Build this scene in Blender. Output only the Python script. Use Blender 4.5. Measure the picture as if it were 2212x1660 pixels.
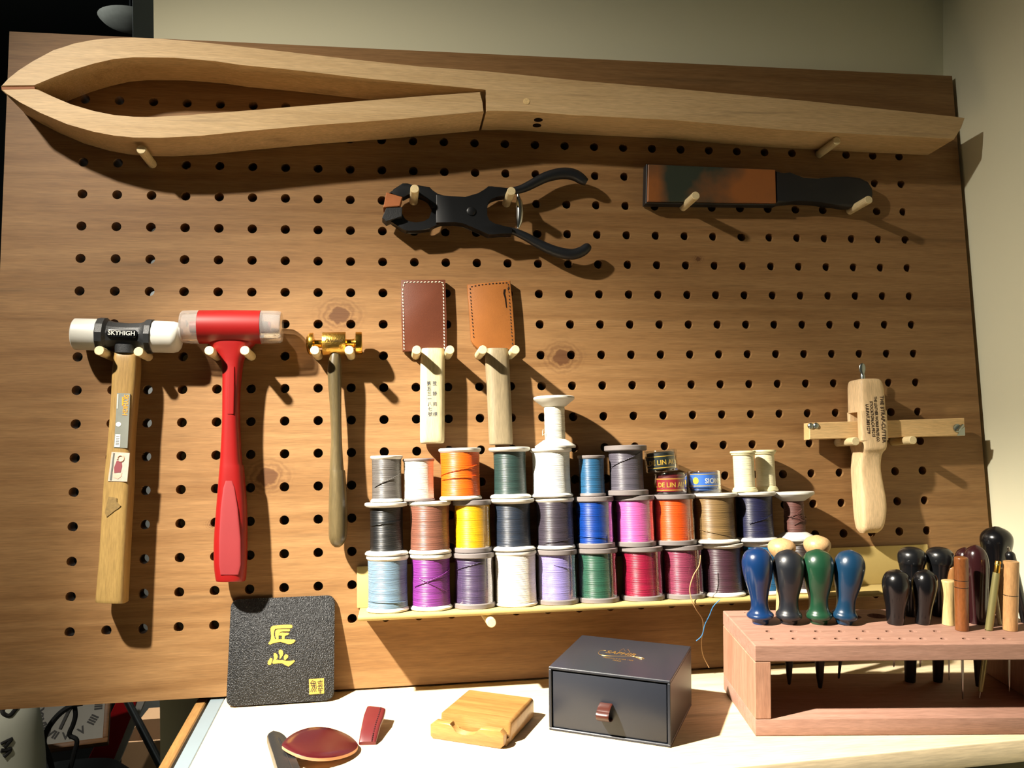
import bpy, bmesh, math, random
from mathutils import Vector, Matrix, Euler
random.seed(7)
for _o in list(bpy.data.objects): bpy.data.objects.remove(_o)
SC = bpy.context.scene
COL = SC.collection
V = Vector

# ------------------------------------------------------------------ frames
# Board frame: u to the right, v up along the leaning board, w out of the board.
# World: X = u, Y into the wall, Z up.  Table top at TZ.
LEAN = math.radians(6.1155)
S_, C_ = math.sin(LEAN), math.cos(LEAN)
TZ = 0.75
OZ = TZ + 0.540336                       # world height of board-frame origin (first hole)
BM = Matrix(((1, 0, 0, 0), (0, S_, -C_, 0), (0, C_, S_, OZ), (0, 0, 0, 1)))
BMI = BM.inverted()
def b2w(u, v, w=0.0): return BM @ V((u, v, w))

# ------------------------------------------------------------------ camera
FPX, IW, IH = 1851.0, 2212.0, 1660.0
CAM_B = V((0.27270659, -0.35396976, 0.8055144))
RX = V((0.98942177, -0.02432827, 0.14301292))      # camera right, in board frame
RY = V((-0.00888648, -0.99415054, -0.10763703))    # camera down
RZ = V((0.14479499, 0.10522754, -0.98385038))      # camera forward
cd = bpy.data.cameras.new('camera'); cam = bpy.data.objects.new('camera', cd); COL.objects.link(cam)
cd.sensor_width = 36.0; cd.lens = FPX / IW * 36.0; cd.clip_start = 0.02; cd.clip_end = 60
_r = BM.to_3x3()
_x, _y, _z = _r @ RX, -(_r @ RY), -(_r @ RZ)
_p = BM @ CAM_B
cam.matrix_world = Matrix(((_x.x, _y.x, _z.x, _p.x), (_x.y, _y.y, _z.y, _p.y), (_x.z, _y.z, _z.z, _p.z), (0, 0, 0, 1)))
SC.camera = cam
CAMW = _p

# ------------------------------------------------------------------ light
SC.view_settings.view_transform = 'Standard'
SC.view_settings.look = 'None'
SC.view_settings.gamma = 1.0
SC.view_settings.use_curve_mapping = False
SC.view_settings.exposure = 0.0
wd = bpy.data.worlds.new('room_ambient'); SC.world = wd; wd.use_nodes = True
wd.node_tree.nodes['Background'].inputs[0].default_value = (0.95, 1.0, 0.86, 1)
wd.node_tree.nodes['Background'].inputs[1].default_value = 0.026
LB = V((-0.31, 0.335, 0.525)); LD = V((0.595, -0.745, -0.315))      # lamp position and beam direction, board frame
def spot(name, watts, half, blend):
    ld = bpy.data.lights.new(name, 'SPOT'); o = bpy.data.objects.new(name, ld); COL.objects.link(o)
    ld.energy = watts; ld.color = (1.0, 0.92, 0.79); ld.spot_size = math.radians(2 * half); ld.spot_blend = blend; ld.shadow_soft_size = 0.017
    o.location = BM @ LB
    o.rotation_euler = (BM.to_3x3() @ LD).to_track_quat('-Z', 'Y').to_euler()
spot('lamp_beam', 300, 22.5, 1.0)        # hot centre of the reflector lamp
spot('lamp_spill', 54, 42, 1.0)          # its wide soft spill
pl_ = bpy.data.lights.new('far_room_fill', 'POINT'); pl_.energy = 12; pl_.color = (.9, 1, .95); pl_.shadow_soft_size = .1  # added fill with no visible source, lifts the dark far room
po_ = bpy.data.objects.new('far_room_fill', pl_); COL.objects.link(po_); po_.location = (-1.3, 1.7, 2.3)
bl_ = bpy.data.lights.new('back_fill_spot', 'SPOT'); bl_.energy = 90; bl_.color = (1, .95, .86); bl_.spot_size = math.radians(27); bl_.spot_blend = .35; bl_.shadow_soft_size = .02
bo_ = bpy.data.objects.new('back_fill_spot', bl_); COL.objects.link(bo_); bo_.location = (0, .42, 1.9)      # assumed spot, added to brighten the pillar and clutter beyond the wall
bo_.rotation_euler = V((.02, .14, -1)).to_track_quat('-Z', 'Y').to_euler()

# ------------------------------------------------------------------ pixel helpers (a pixel gives a direction)
def rayb(x, y): return (RX * ((x - IW / 2) / FPX) + RY * ((y - IH / 2) / FPX) + RZ)
def bp(x, y, w=0.0):
    d = rayb(x, y); return CAM_B + d * ((w - CAM_B.z) / d.z)
def rayw(x, y): return _r @ rayb(x, y)
def tb(x, y, h=0.0):
    d = rayw(x, y); return CAMW + d * ((TZ + h - CAMW.z) / d.z)
def aty(x, y, Y):
    d = rayw(x, y); return CAMW + d * ((Y - CAMW.y) / d.y)
def onplane(x, y, P, n):
    d = rayw(x, y); return CAMW + d * ((P - CAMW).dot(n) / d.dot(n))
def projw(p):
    q = BMI @ p - CAM_B; z = q.dot(RZ); return (q.dot(RX) / z * FPX + IW / 2, q.dot(RY) / z * FPX + IH / 2)
def pxscale(p): return (BMI @ p - CAM_B).dot(RZ) / FPX       # metres per photo pixel at world point
def depthb(p): return (p - CAM_B).dot(RZ) / FPX

# ------------------------------------------------------------------ objects
OFF = {}
def tag(o, label=None, cat=None, group=None, kind=None):
    if label: o['label'] = label
    if cat: o['category'] = cat
    if group: o['group'] = group
    if kind: o['kind'] = kind
    return o
def root_b(name, label, cat, u, v, w=0.0, group=None):
    """an Empty at a thing's base, in the board frame; parts are authored in board coordinates"""
    o = bpy.data.objects.new(name, None); COL.objects.link(o); o.empty_display_size = 0.01
    o.matrix_world = BM @ Matrix.Translation((u, v, w)); OFF[o.name] = V((u, v, w))
    return tag(o, label, cat, group)
def root_w(name, label, cat, M, group=None):
    o = bpy.data.objects.new(name, None); COL.objects.link(o); o.empty_display_size = 0.01
    o.matrix_world = M; OFF[o.name] = V((0, 0, 0))
    return tag(o, label, cat, group)
def frame(loc, rz=0.0): return Matrix.Translation(loc) @ Matrix.Rotation(rz, 4, 'Z')
def mk(name, bm, m, parent=None, ang=35, world=None, label=None):
    if isinstance(bm, bpy.types.Mesh): me = bm
    else:
        if parent is not None:
            off = OFF.get(parent.name)
            if off is not None and off.length > 0: bmesh.ops.translate(bm, verts=bm.verts, vec=-off)
        bmesh.ops.recalc_face_normals(bm, faces=bm.faces)
        lim = math.radians(ang)
        for e in bm.edges: e.smooth = len(e.link_faces) == 2 and e.calc_face_angle(0) < lim
        for f in bm.faces: f.smooth = True
        me = bpy.data.meshes.new(name); bm.to_mesh(me); bm.free()
    me.materials.clear(); me.materials.append(m)
    o = bpy.data.objects.new(name, me); COL.objects.link(o)
    if parent is not None:
        o.parent = parent; OFF[o.name] = OFF.get(parent.name, V((0, 0, 0)))
    if world is not None: o.matrix_world = world
    if label: o['label'] = label
    return o
def NB(): return bmesh.new()

# ------------------------------------------------------------------ shapes
def face(bm, vs):
    try: return bm.faces.new(vs)
    except ValueError: return None
def prism(pts, z0, z1, bev=0.0, seg=1, bm=None):
    """outline (x,y) extruded from z0 to z1, cap edges bevelled"""
    b = NB()
    lo = [b.verts.new((p[0], p[1], z0)) for p in pts]; hi = [b.verts.new((p[0], p[1], z1)) for p in pts]
    n = len(pts); f0 = face(b, lo[::-1]); f1 = face(b, hi)
    for i in range(n): face(b, (lo[i], lo[(i + 1) % n], hi[(i + 1) % n], hi[i]))
    if bev > 0:
        es = [e for f in (f0, f1) for e in f.edges]
        bmesh.ops.bevel(b, geom=es, offset=bev, segments=seg, profile=0.5, affect='EDGES', clamp_overlap=True)
    return merge(bm, b)
def merge(bm, b):
    if bm is None: return b
    me = bpy.data.meshes.new('tmp'); b.to_mesh(me); b.free(); bm.from_mesh(me); bpy.data.meshes.remove(me); return bm
def box(x0, x1, y0, y1, z0, z1, bev=0.0, seg=2, bm=None, M=None):
    b = NB(); bmesh.ops.create_cube(b, size=1)
    bmesh.ops.scale(b, vec=(abs(x1 - x0), abs(y1 - y0), abs(z1 - z0)), verts=b.verts)
    bmesh.ops.translate(b, vec=((x0 + x1) / 2, (y0 + y1) / 2, (z0 + z1) / 2), verts=b.verts)
    if bev > 0: bmesh.ops.bevel(b, geom=list(b.edges), offset=bev, segments=seg, profile=0.5, affect='EDGES', clamp_overlap=True)
    if M is not None: bmesh.ops.transform(b, matrix=M, verts=b.verts)
    return merge(bm, b)
def basis(d):
    d = d.normalized(); a = V((0, 0, 1)) if abs(d.z) < .9 else V((1, 0, 0))
    x = a.cross(d).normalized(); return x, d.cross(x)
def lathe(p0, p1, prof, seg=32, bm=None, caps=True):
    """profile [(t,r)] turned round the axis p0->p1; t in metres along the axis if p1 is a unit direction, else fraction"""
    b = NB(); p0 = V(p0); ax = V(p1) - p0; x, y = basis(ax); rings = []
    for t, r in prof:
        c = p0 + ax * t
        if r < 1e-6: rings.append([b.verts.new(c)])
        else: rings.append([b.verts.new(c + x * (r * math.cos(2 * math.pi * k / seg)) + y * (r * math.sin(2 * math.pi * k / seg))) for k in range(seg)])
    for A, B in zip(rings, rings[1:]):
        for k in range(seg):
            k2 = (k + 1) % seg
            if len(A) == 1 and len(B) == 1: break
            if len(A) == 1: face(b, (A[0], B[k], B[k2]))
            elif len(B) == 1: face(b, (A[k], B[0], A[k2]))
            else: face(b, (A[k], B[k], B[k2], A[k2]))
    if caps:
        if len(rings[0]) > 1: face(b, rings[0][::-1])
        if len(rings[-1]) > 1: face(b, rings[-1])
    return merge(bm, b)
def smooth_path(pts, n=6):
    """Catmull-Rom through tuples of any length"""
    out = []; P = [tuple(p) for p in pts]
    for i in range(len(P) - 1):
        a, b, c, d = P[max(i - 1, 0)], P[i], P[i + 1], P[min(i + 2, len(P) - 1)]
        for k in range(n):
            t = k / n
            out.append(tuple(0.5 * (2 * b[j] + (c[j] - a[j]) * t + (2 * a[j] - 5 * b[j] + 4 * c[j] - d[j]) * t * t + (3 * b[j] - a[j] - 3 * c[j] + d[j]) * t ** 3) for j in range(len(b))))
    out.append(P[-1]); return out
def tube(pts, rad, seg=10, bm=None, flat=1.0, up=None, taper_end=False):
    b = NB(); P = [V(p) for p in pts]; n = len(P)
    R = rad if isinstance(rad, (list, tuple)) else [rad] * n
    rings = []; x = None
    for i in range(n):
        d = (P[min(i + 1, n - 1)] - P[max(i - 1, 0)]).normalized()
        if x is None: x = (up if up is not None else basis(d)[0])
        x = (x - d * x.dot(d)).normalized(); y = d.cross(x)
        rings.append([b.verts.new(P[i] + x * (R[i] * flat * math.cos(2 * math.pi * k / seg)) + y * (R[i] * math.sin(2 * math.pi * k / seg))) for k in range(seg)])
    for A, B in zip(rings, rings[1:]):
        for k in range(seg): face(b, (A[k], A[(k + 1) % seg], B[(k + 1) % seg], B[k]))
    face(b, rings[0][::-1]); face(b, rings[-1])
    return merge(bm, b)
def loft(secs, seg=28, bm=None):
    """secs: (centre, half-axis X, half-axis Y, exponent)"""
    b = NB(); rings = []
    for c, X, Y, n in secs:
        ring = []
        for k in range(seg):
            a = 2 * math.pi * (k + .5) / seg; ca, sa = math.cos(a), math.sin(a)
            ring.append(b.verts.new(V(c) + V(X) * math.copysign(abs(ca) ** (2 / n), ca) + V(Y) * math.copysign(abs(sa) ** (2 / n), sa)))
        rings.append(ring)
    for A, B in zip(rings, rings[1:]):
        for k in range(seg): face(b, (A[k], A[(k + 1) % seg], B[(k + 1) % seg], B[k]))
    face(b, rings[0][::-1]); face(b, rings[-1])
    return merge(bm, b)
def psec(l, r, wc, dh, n=2.6):
    a, b = bp(l[0], l[1], wc), bp(r[0], r[1], wc)
    return ((a + b) / 2, (b - a) / 2, V((0, 0, dh)), n)
def px_secs(rows, wc, n=2.6, sub=4):
    """rows: (xl,yl,xr,yr,depth half) in photo pixels, smoothed"""
    return [psec((q[0], q[1]), (q[2], q[3]), wc, q[4], n) for q in smooth_path(rows, sub)]
def outline_b(pts, w): return [tuple(bp(x, y, w).xy) for x, y in pts]
def zc(ox, oy, s, pts): return [(ox + x / s, oy + y / s) for x, y in pts]
_txt = {}
def text_mesh(body, size, ext=0.00015, bold=0.0, shear=0.0, space=1.0, sx=1.0, align='CENTER'):
    cu = bpy.data.curves.new('txt', 'FONT'); cu.body = body; cu.size = size; cu.extrude = ext; cu.offset = bold; cu.shear = shear
    cu.space_character = space; cu.align_x = align; cu.align_y = 'CENTER'; cu.resolution_u = 3
    o = bpy.data.objects.new('txt', cu); COL.objects.link(o)
    dg = bpy.context.evaluated_depsgraph_get(); dg.update()
    me = bpy.data.meshes.new_from_object(o.evaluated_get(dg))
    bpy.data.objects.remove(o); bpy.data.curves.remove(cu)
    if sx != 1.0: me.transform(Matrix.Diagonal((sx, 1, 1, 1)))
    return me
def text(name, body, size, m, parent, M, **k):
    me = text_mesh(body, size, **k); off = OFF.get(parent.name, V((0, 0, 0)))
    me.transform(Matrix.Translation(-off) @ M)
    return mk(name, me, m, parent)
def boolean_cut(o, cutter_bm):
    me = bpy.data.meshes.new('cut'); bmesh.ops.recalc_face_normals(cutter_bm, faces=cutter_bm.faces); cutter_bm.to_mesh(me); cutter_bm.free()
    c = bpy.data.objects.new('cut', me); COL.objects.link(c); c.parent = o.parent; c.matrix_basis = o.matrix_basis.copy()
    md = o.modifiers.new('b', 'BOOLEAN'); md.operation = 'DIFFERENCE'; md.solver = 'EXACT'; md.object = c
    bpy.context.view_layer.update(); dg = bpy.context.evaluated_depsgraph_get(); dg.update()
    nm = bpy.data.meshes.new_from_object(o.evaluated_get(dg)); o.modifiers.clear(); old = o.data; o.data = nm; nm.name = o.name
    bpy.data.objects.remove(c); bpy.data.meshes.remove(me)

# ------------------------------------------------------------------ materials
def lin(h):
    h = h.lstrip('#'); c = [int(h[i:i + 2], 16) / 255 for i in (0, 2, 4)]
    return tuple((x / 12.92 if x <= .04045 else ((x + .055) / 1.055) ** 2.4) for x in c) + (1,)
MATS = {}
def newmat(name):
    m = bpy.data.materials.new(name); m.use_nodes = True; nt = m.node_tree
    return m, nt, nt.nodes['Principled BSDF']
def link(nt, a, b): nt.links.new(a, b)
def setp(p, rough=.5, metal=0, spec=.5, coat=0, sheen=0):
    p.inputs['Roughness'].default_value = rough; p.inputs['Metallic'].default_value = metal
    p.inputs['Specular IOR Level'].default_value = spec; p.inputs['Coat Weight'].default_value = coat
    p.inputs['Coat Roughness'].default_value = .12; p.inputs['Sheen Weight'].default_value = sheen
def plain(name, col, rough=.5, metal=0, spec=.5, coat=0, var=.12, scale=60, bump=0.0, bscale=400, sheen=0):
    if name in MATS: return MATS[name]
    m, nt, p = newmat(name); setp(p, rough, metal, spec, coat, sheen)
    tc = nt.nodes.new('ShaderNodeTexCoord'); nz = nt.nodes.new('ShaderNodeTexNoise')
    nz.inputs['Scale'].default_value = scale; nz.inputs['Detail'].default_value = 4
    link(nt, tc.outputs['Object'], nz.inputs['Vector'])
    mx = nt.nodes.new('ShaderNodeMix'); mx.data_type = 'RGBA'
    c = lin(col) if isinstance(col, str) else col
    mx.inputs[6].default_value = tuple(x * (1 - var) for x in c[:3]) + (1,); mx.inputs[7].default_value = tuple(min(1, x * (1 + var)) for x in c[:3]) + (1,)
    link(nt, nz.outputs['Fac'], mx.inputs[0]); link(nt, mx.outputs[2], p.inputs['Base Color'])
    if bump > 0:
        n2 = nt.nodes.new('ShaderNodeTexNoise'); n2.inputs['Scale'].default_value = bscale; n2.inputs['Detail'].default_value = 5
        link(nt, tc.outputs['Object'], n2.inputs['Vector'])
        bn = nt.nodes.new('ShaderNodeBump'); bn.inputs['Strength'].default_value = bump; bn.inputs['Distance'].default_value = .0006
        link(nt, n2.outputs['Fac'], bn.inputs['Height']); link(nt, bn.outputs[0], p.inputs['Normal'])
    MATS[name] = m; return m
def wood(name, c1, c2, stretch=(6, 90, 90), rough=.5, spec=.4, rings=6.0, coat=0, knots=(), bump=.15, seed=0.0, mixw=.5):
    """grain runs along the axis with the small stretch value; knots = (u, v, radius) that really sit in the wood"""
    if name in MATS: return MATS[name]
    m, nt, p = newmat(name); setp(p, rough, 0, spec, coat); N = nt.nodes
    tc = N.new('ShaderNodeTexCoord'); mp = N.new('ShaderNodeMapping'); mp.inputs['Scale'].default_value = stretch; mp.inputs['Location'].default_value = (seed, seed * 1.7, seed * .6)
    link(nt, tc.outputs['Object'], mp.inputs[0]); vec = mp.outputs[0]
    n1 = N.new('ShaderNodeTexNoise'); n1.inputs['Scale'].default_value = .22; n1.inputs['Detail'].default_value = 3; n1.inputs['Distortion'].default_value = .6
    link(nt, vec, n1.inputs['Vector'])
    mu = N.new('ShaderNodeMath'); mu.operation = 'MULTIPLY'; mu.inputs[1].default_value = rings; link(nt, n1.outputs['Fac'], mu.inputs[0])
    fr = N.new('ShaderNodeMath'); fr.operation = 'PINGPONG'; fr.inputs[1].default_value = .5; link(nt, mu.outputs[0], fr.inputs[0])
    n2 = N.new('ShaderNodeTexNoise'); n2.inputs['Scale'].default_value = 3.0; n2.inputs['Detail'].default_value = 6; link(nt, vec, n2.inputs['Vector'])
    ad = N.new('ShaderNodeMath'); ad.operation = 'MULTIPLY_ADD'; ad.inputs[1].default_value = 1.3 * mixw; ad.inputs[2].default_value = 0; link(nt, fr.outputs[0], ad.inputs[0])
    ad2 = N.new('ShaderNodeMath'); ad2.operation = 'MULTIPLY_ADD'; ad2.inputs[1].default_value = 1 - mixw; link(nt, n2.outputs['Fac'], ad2.inputs[0]); link(nt, ad.outputs[0], ad2.inputs[2])
    rp = N.new('ShaderNodeMapRange'); rp.inputs[1].default_value = .2; rp.inputs[2].default_value = .85; link(nt, ad2.outputs[0], rp.inputs[0])
    mx = N.new('ShaderNodeMix'); mx.data_type = 'RGBA'; mx.inputs[6].default_value = lin(c1); mx.inputs[7].default_value = lin(c2); link(nt, rp.outputs[0], mx.inputs[0])
    n3 = N.new('ShaderNodeTexNoise'); n3.inputs['Scale'].default_value = 16; n3.inputs['Detail'].default_value = 3; n3.inputs['Roughness'].default_value = .6; link(nt, vec, n3.inputs['Vector'])
    fg = N.new('ShaderNodeMapRange'); fg.inputs[1].default_value = .3; fg.inputs[2].default_value = .7; fg.inputs[3].default_value = .80; fg.inputs[4].default_value = 1.14; link(nt, n3.outputs['Fac'], fg.inputs[0])
    n4 = N.new('ShaderNodeTexNoise'); n4.inputs['Scale'].default_value = 1.3; n4.inputs['Detail'].default_value = 2; link(nt, vec, n4.inputs['Vector'])
    sk_ = N.new('ShaderNodeMapRange'); sk_.inputs[1].default_value = .26; sk_.inputs[2].default_value = .36; sk_.inputs[3].default_value = .74; sk_.inputs[4].default_value = 1.0; link(nt, n4.outputs['Fac'], sk_.inputs[0])
    fm_ = N.new('ShaderNodeMath'); fm_.operation = 'MULTIPLY'; link(nt, fg.outputs[0], fm_.inputs[0]); link(nt, sk_.outputs[0], fm_.inputs[1])
    vm = N.new('ShaderNodeVectorMath'); vm.operation = 'SCALE'; link(nt, mx.outputs[2], vm.inputs[0]); link(nt, fm_.outputs[0], vm.inputs['Scale'])
    col = vm.outputs[0]
    for (ku, kv, kr) in knots:
        kp = N.new('ShaderNodeMapping'); kp.inputs['Location'].default_value = (-ku / kr, -kv / kr * 1.25, 0); kp.inputs['Scale'].default_value = (1 / kr, 1.25 / kr, 0)
        link(nt, tc.outputs['Object'], kp.inputs[0])
        kn = N.new('ShaderNodeTexNoise'); kn.inputs['Scale'].default_value = 1.4; link(nt, kp.outputs[0], kn.inputs['Vector'])
        ln = N.new('ShaderNodeVectorMath'); ln.operation = 'LENGTH'; link(nt, kp.outputs[0], ln.inputs[0])
        la = N.new('ShaderNodeMath'); la.operation = 'MULTIPLY_ADD'; la.inputs[1].default_value = .9; link(nt, kn.outputs['Fac'], la.inputs[0]); link(nt, ln.outputs['Value'], la.inputs[2])
        core = N.new('ShaderNodeMapRange'); core.inputs[1].default_value = 1.15; core.inputs[2].default_value = 1.35; core.inputs[3].default_value = .7; core.inputs[4].default_value = 0; link(nt, la.outputs[0], core.inputs[0])
        sn = N.new('ShaderNodeMath'); sn.operation = 'MULTIPLY'; sn.inputs[1].default_value = 13; link(nt, la.outputs[0], sn.inputs[0])
        si = N.new('ShaderNodeMath'); si.operation = 'SINE'; link(nt, sn.outputs[0], si.inputs[0])
        rg = N.new('ShaderNodeMapRange'); rg.inputs[1].default_value = 1.1; rg.inputs[2].default_value = 2.7; rg.inputs[3].default_value = .5; rg.inputs[4].default_value = 0; link(nt, la.outputs[0], rg.inputs[0])
        rm = N.new('ShaderNodeMath'); rm.operation = 'MULTIPLY_ADD'; rm.inputs[1].default_value = .5; rm.inputs[2].default_value = .5; link(nt, si.outputs[0], rm.inputs[0])
        rr = N.new('ShaderNodeMath'); rr.operation = 'MULTIPLY'; link(nt, rm.outputs[0], rr.inputs[0]); link(nt, rg.outputs[0], rr.inputs[1])
        fm = N.new('ShaderNodeMath'); fm.operation = 'MAXIMUM'; link(nt, rr.outputs[0], fm.inputs[0]); link(nt, core.outputs[0], fm.inputs[1])
        k = N.new('ShaderNodeMix'); k.data_type = 'RGBA'; k.inputs[7].default_value = lin('#43200f'); link(nt, fm.outputs[0], k.inputs[0]); link(nt, col, k.inputs[6]); col = k.outputs[2]
    link(nt, col, p.inputs['Base Color'])
    if bump > 0:
        bn = N.new('ShaderNodeBump'); bn.inputs['Strength'].default_value = bump; bn.inputs['Distance'].default_value = .0005
        link(nt, n2.outputs['Fac'], bn.inputs['Height']); link(nt, bn.outputs[0], p.inputs['Normal'])
    MATS[name] = m; return m
def thread(name, col, rough=.38, dark=.5, spec=.5):
    """wound thread: fine windings across the local Y axis"""
    if name in MATS: return MATS[name]
    m, nt, p = newmat(name); setp(p, rough, 0, spec, 0, 0); N = nt.nodes
    tc = N.new('ShaderNodeTexCoord'); mp = N.new('ShaderNodeMapping'); mp.inputs['Scale'].default_value = (25, 900, 25); mp.inputs['Rotation'].default_value = (0.02, 0, .03)
    link(nt, tc.outputs['Object'], mp.inputs[0])
    nz = N.new('ShaderNodeTexNoise'); nz.inputs['Scale'].default_value = 1.0; nz.inputs['Detail'].default_value = 2; link(nt, mp.outputs[0], nz.inputs['Vector'])
    wv = N.new('ShaderNodeTexWave'); wv.bands_direction = 'Y'; wv.inputs['Scale'].default_value = 370; wv.inputs['Distortion'].default_value = 3.0; wv.inputs['Detail Scale'].default_value = .1
    link(nt, tc.outputs['Object'], wv.inputs['Vector'])
    ad = N.new('ShaderNodeMath'); ad.operation = 'MULTIPLY_ADD'; ad.inputs[1].default_value = .35; link(nt, wv.outputs['Fac'], ad.inputs[0]); link(nt, nz.outputs['Fac'], ad.inputs[2])
    rp = N.new('ShaderNodeMapRange'); rp.inputs[1].default_value = .38; rp.inputs[2].default_value = .75; link(nt, ad.outputs[0], rp.inputs[0])
    c = lin(col); k_ = .82 if min(c[:3]) > .45 else (.85 if max(c[:3]) > .7 else .56); c = tuple(x * k_ for x in c[:3]) + (1,)
    mx = N.new('ShaderNodeMix'); mx.data_type = 'RGBA'; mx.inputs[6].default_value = tuple(x * dark for x in c[:3]) + (1,); mx.inputs[7].default_value = c
    link(nt, rp.outputs[0], mx.inputs[0]); link(nt, mx.outputs[2], p.inputs['Base Color'])
    bn = N.new('ShaderNodeBump'); bn.inputs['Strength'].default_value = .8; bn.inputs['Distance'].default_value = .0005
    link(nt, ad.outputs[0], bn.inputs['Height']); link(nt, bn.outputs[0], p.inputs['Normal'])
    MATS[name] = m; return m
def clear(name, tint=(1, 1, 1, 1), refl=.10, rough=.08, haze=0.0):
    """thin clear plastic: passes light, reflects a little, more at grazing angles"""
    if name in MATS: return MATS[name]
    m = bpy.data.materials.new(name); m.use_nodes = True; nt = m.node_tree; N = nt.nodes
    for n in list(N):
        if n.type != 'OUTPUT_MATERIAL': N.remove(n)
    out = N['Material Output']; tr = N.new('ShaderNodeBsdfTransparent'); tr.inputs[0].default_value = tint
    gl = N.new('ShaderNodeBsdfGlossy'); gl.inputs['Roughness'].default_value = rough; gl.inputs[0].default_value = (1, 1, 1, 1)
    lw = N.new('ShaderNodeLayerWeight'); lw.inputs[0].default_value = .35
    mr = N.new('ShaderNodeMapRange'); mr.inputs[3].default_value = refl * .4; mr.inputs[4].default_value = min(1, refl * 6); link(nt, lw.outputs['Facing'], mr.inputs[0])
    mx = N.new('ShaderNodeMixShader'); link(nt, mr.outputs[0], mx.inputs[0]); link(nt, tr.outputs[0], mx.inputs[1]); link(nt, gl.outputs[0], mx.inputs[2])
    last = mx.outputs[0]
    if haze > 0:
        df = N.new('ShaderNodeBsdfDiffuse'); df.inputs[0].default_value = (.9, .88, .85, 1); m2 = N.new('ShaderNodeMixShader'); m2.inputs[0].default_value = haze
        link(nt, last, m2.inputs[1]); link(nt, df.outputs[0], m2.inputs[2]); last = m2.outputs[0]
    link(nt, last, out.inputs['Surface']); MATS[name] = m; return m

# ================================================================== THE SETTING
paint = plain('wall_paint', '#ebe8c9', rough=.85, spec=.2, var=.02, scale=8, bump=.05, bscale=900)
dark_paint = plain('charcoal_paint', '#2a2d2b', rough=.8, spec=.2, var=.15, scale=3)
white_paint = plain('white_paint', '#c9cdc9', rough=.6, spec=.3, var=.03, scale=6)
floor_m = plain('dark_floor', '#2b2723', rough=.6, var=.2, scale=6)
BXR, BYW = 0.8845, 0.0290              # side wall plane, back wall plane
WLX = aty(332, 60, BYW).x              # where the back wall ends
def struct(name, bm, m): o = mk(name, bm, m); o['kind'] = 'structure'; return o
struct('floor', box(-3.2, BXR + .12, -2.6, 4.2, -.1, 0), floor_m)
struct('ceiling', box(-3.2, BXR + .12, .9, 4.2, 2.62, 2.72), dark_paint)
struct('wall_back', box(WLX, BXR, BYW, BYW + .12, 0, 2.62), paint)
struct('wall_right', box(BXR, BXR + .12, -2.0, BYW + .12, 0, 2.62), paint)
struct('wall_far', box(-3.2, BXR + .12, 4.0, 4.12, 0, 2.62), dark_paint)
struct('wall_left', box(-3.2, -3.08, .9, 4.0, 0, 2.62), dark_paint)
PY = 0.62
struct('trim_1', box(aty(285, 60, PY).x, aty(285, 60, PY).x + .2, PY, PY + .2, 0, 2.62, .004), white_paint)

# ================================================================== PEGBOARD
GS = 0.03; BU0, BU1, BV0, BV1, BT = -0.0672, 0.8790, -0.5415, 0.0622, 0.018
ply = wood('board_plywood', '#967249', '#6e4a25', stretch=(3.2, 62, 62), rough=.55, spec=.35, rings=6, bump=.12, mixw=.42,
           knots=[tuple(bp(733, 681).xy) + (.012,), tuple(bp(1214, 772).xy) + (.0115,), tuple(bp(577, 1030).xy) + (.012,), tuple(bp(460, 1133).xy) + (.004,), tuple(bp(1508, 560).xy) + (.0035,)])
def pegboard():
    b = NB(); HR = .0043; K = 16
    def P(x, y, z): return b.verts.new((x, y, z))
    for r in range(17):
        for c in range(28):
            cx, cy = c * GS, -r * GS; h = GS / 2; fi, fo, bi, bo = [], [], [], []
            for k in range(K):
                a = 2 * math.pi * k / K; ca, sa = math.cos(a), math.sin(a); q = h / max(abs(ca), abs(sa))
                fi.append(P(cx + HR * ca, cy + HR * sa, 0)); fo.append(P(cx + q * ca, cy + q * sa, 0))
                bi.append(P(cx + HR * ca, cy + HR * sa, -BT)); bo.append(P(cx + q * ca, cy + q * sa, -BT))
            for k in range(K):
                j = (k + 1) % K
                b.faces.new((fi[k], fo[k], fo[j], fi[j])); b.faces.new((bi[j], bo[j], bo[k], bi[k])); b.faces.new((fi[j], bi[j], bi[k], fi[k]))
    gx0, gx1, gy0, gy1 = -.5 * GS, 27.5 * GS, -16.5 * GS, .5 * GS
    for (x0, x1, y0, y1) in ((BU0, BU1, BV0, gy0), (BU0, BU1, gy1, BV1), (BU0, gx0, gy0, gy1), (gx1, BU1, gy0, gy1)):
        b.faces.new([P(x0, y0, 0), P(x1, y0, 0), P(x1, y1, 0), P(x0, y1, 0)]); b.faces.new([P(x0, y1, -BT), P(x1, y1, -BT), P(x1, y0, -BT), P(x0, y0, -BT)])
    cs = [(BU0, BV0), (BU1, BV0), (BU1, BV1), (BU0, BV1)]
    for i in range(4):
        (xa, ya), (xb, yb) = cs[i], cs[(i + 1) % 4]
        b.faces.new([P(xa, ya, 0), P(xa, ya, -BT), P(xb, yb, -BT), P(xb, yb, 0)])
    bmesh.ops.remove_doubles(b, verts=b.verts, dist=1e-6)
    me = bpy.data.meshes.new('pegboard')
    for e in b.edges: e.smooth = e.calc_face_angle(0) < .6
    for f in b.faces: f.smooth = True
    b.to_mesh(me); b.free(); return me
o = mk('pegboard', pegboard(), ply, world=BM)
tag(o, 'large brown plywood pegboard with rows of round holes, leaning on the wall', 'pegboard')

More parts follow.
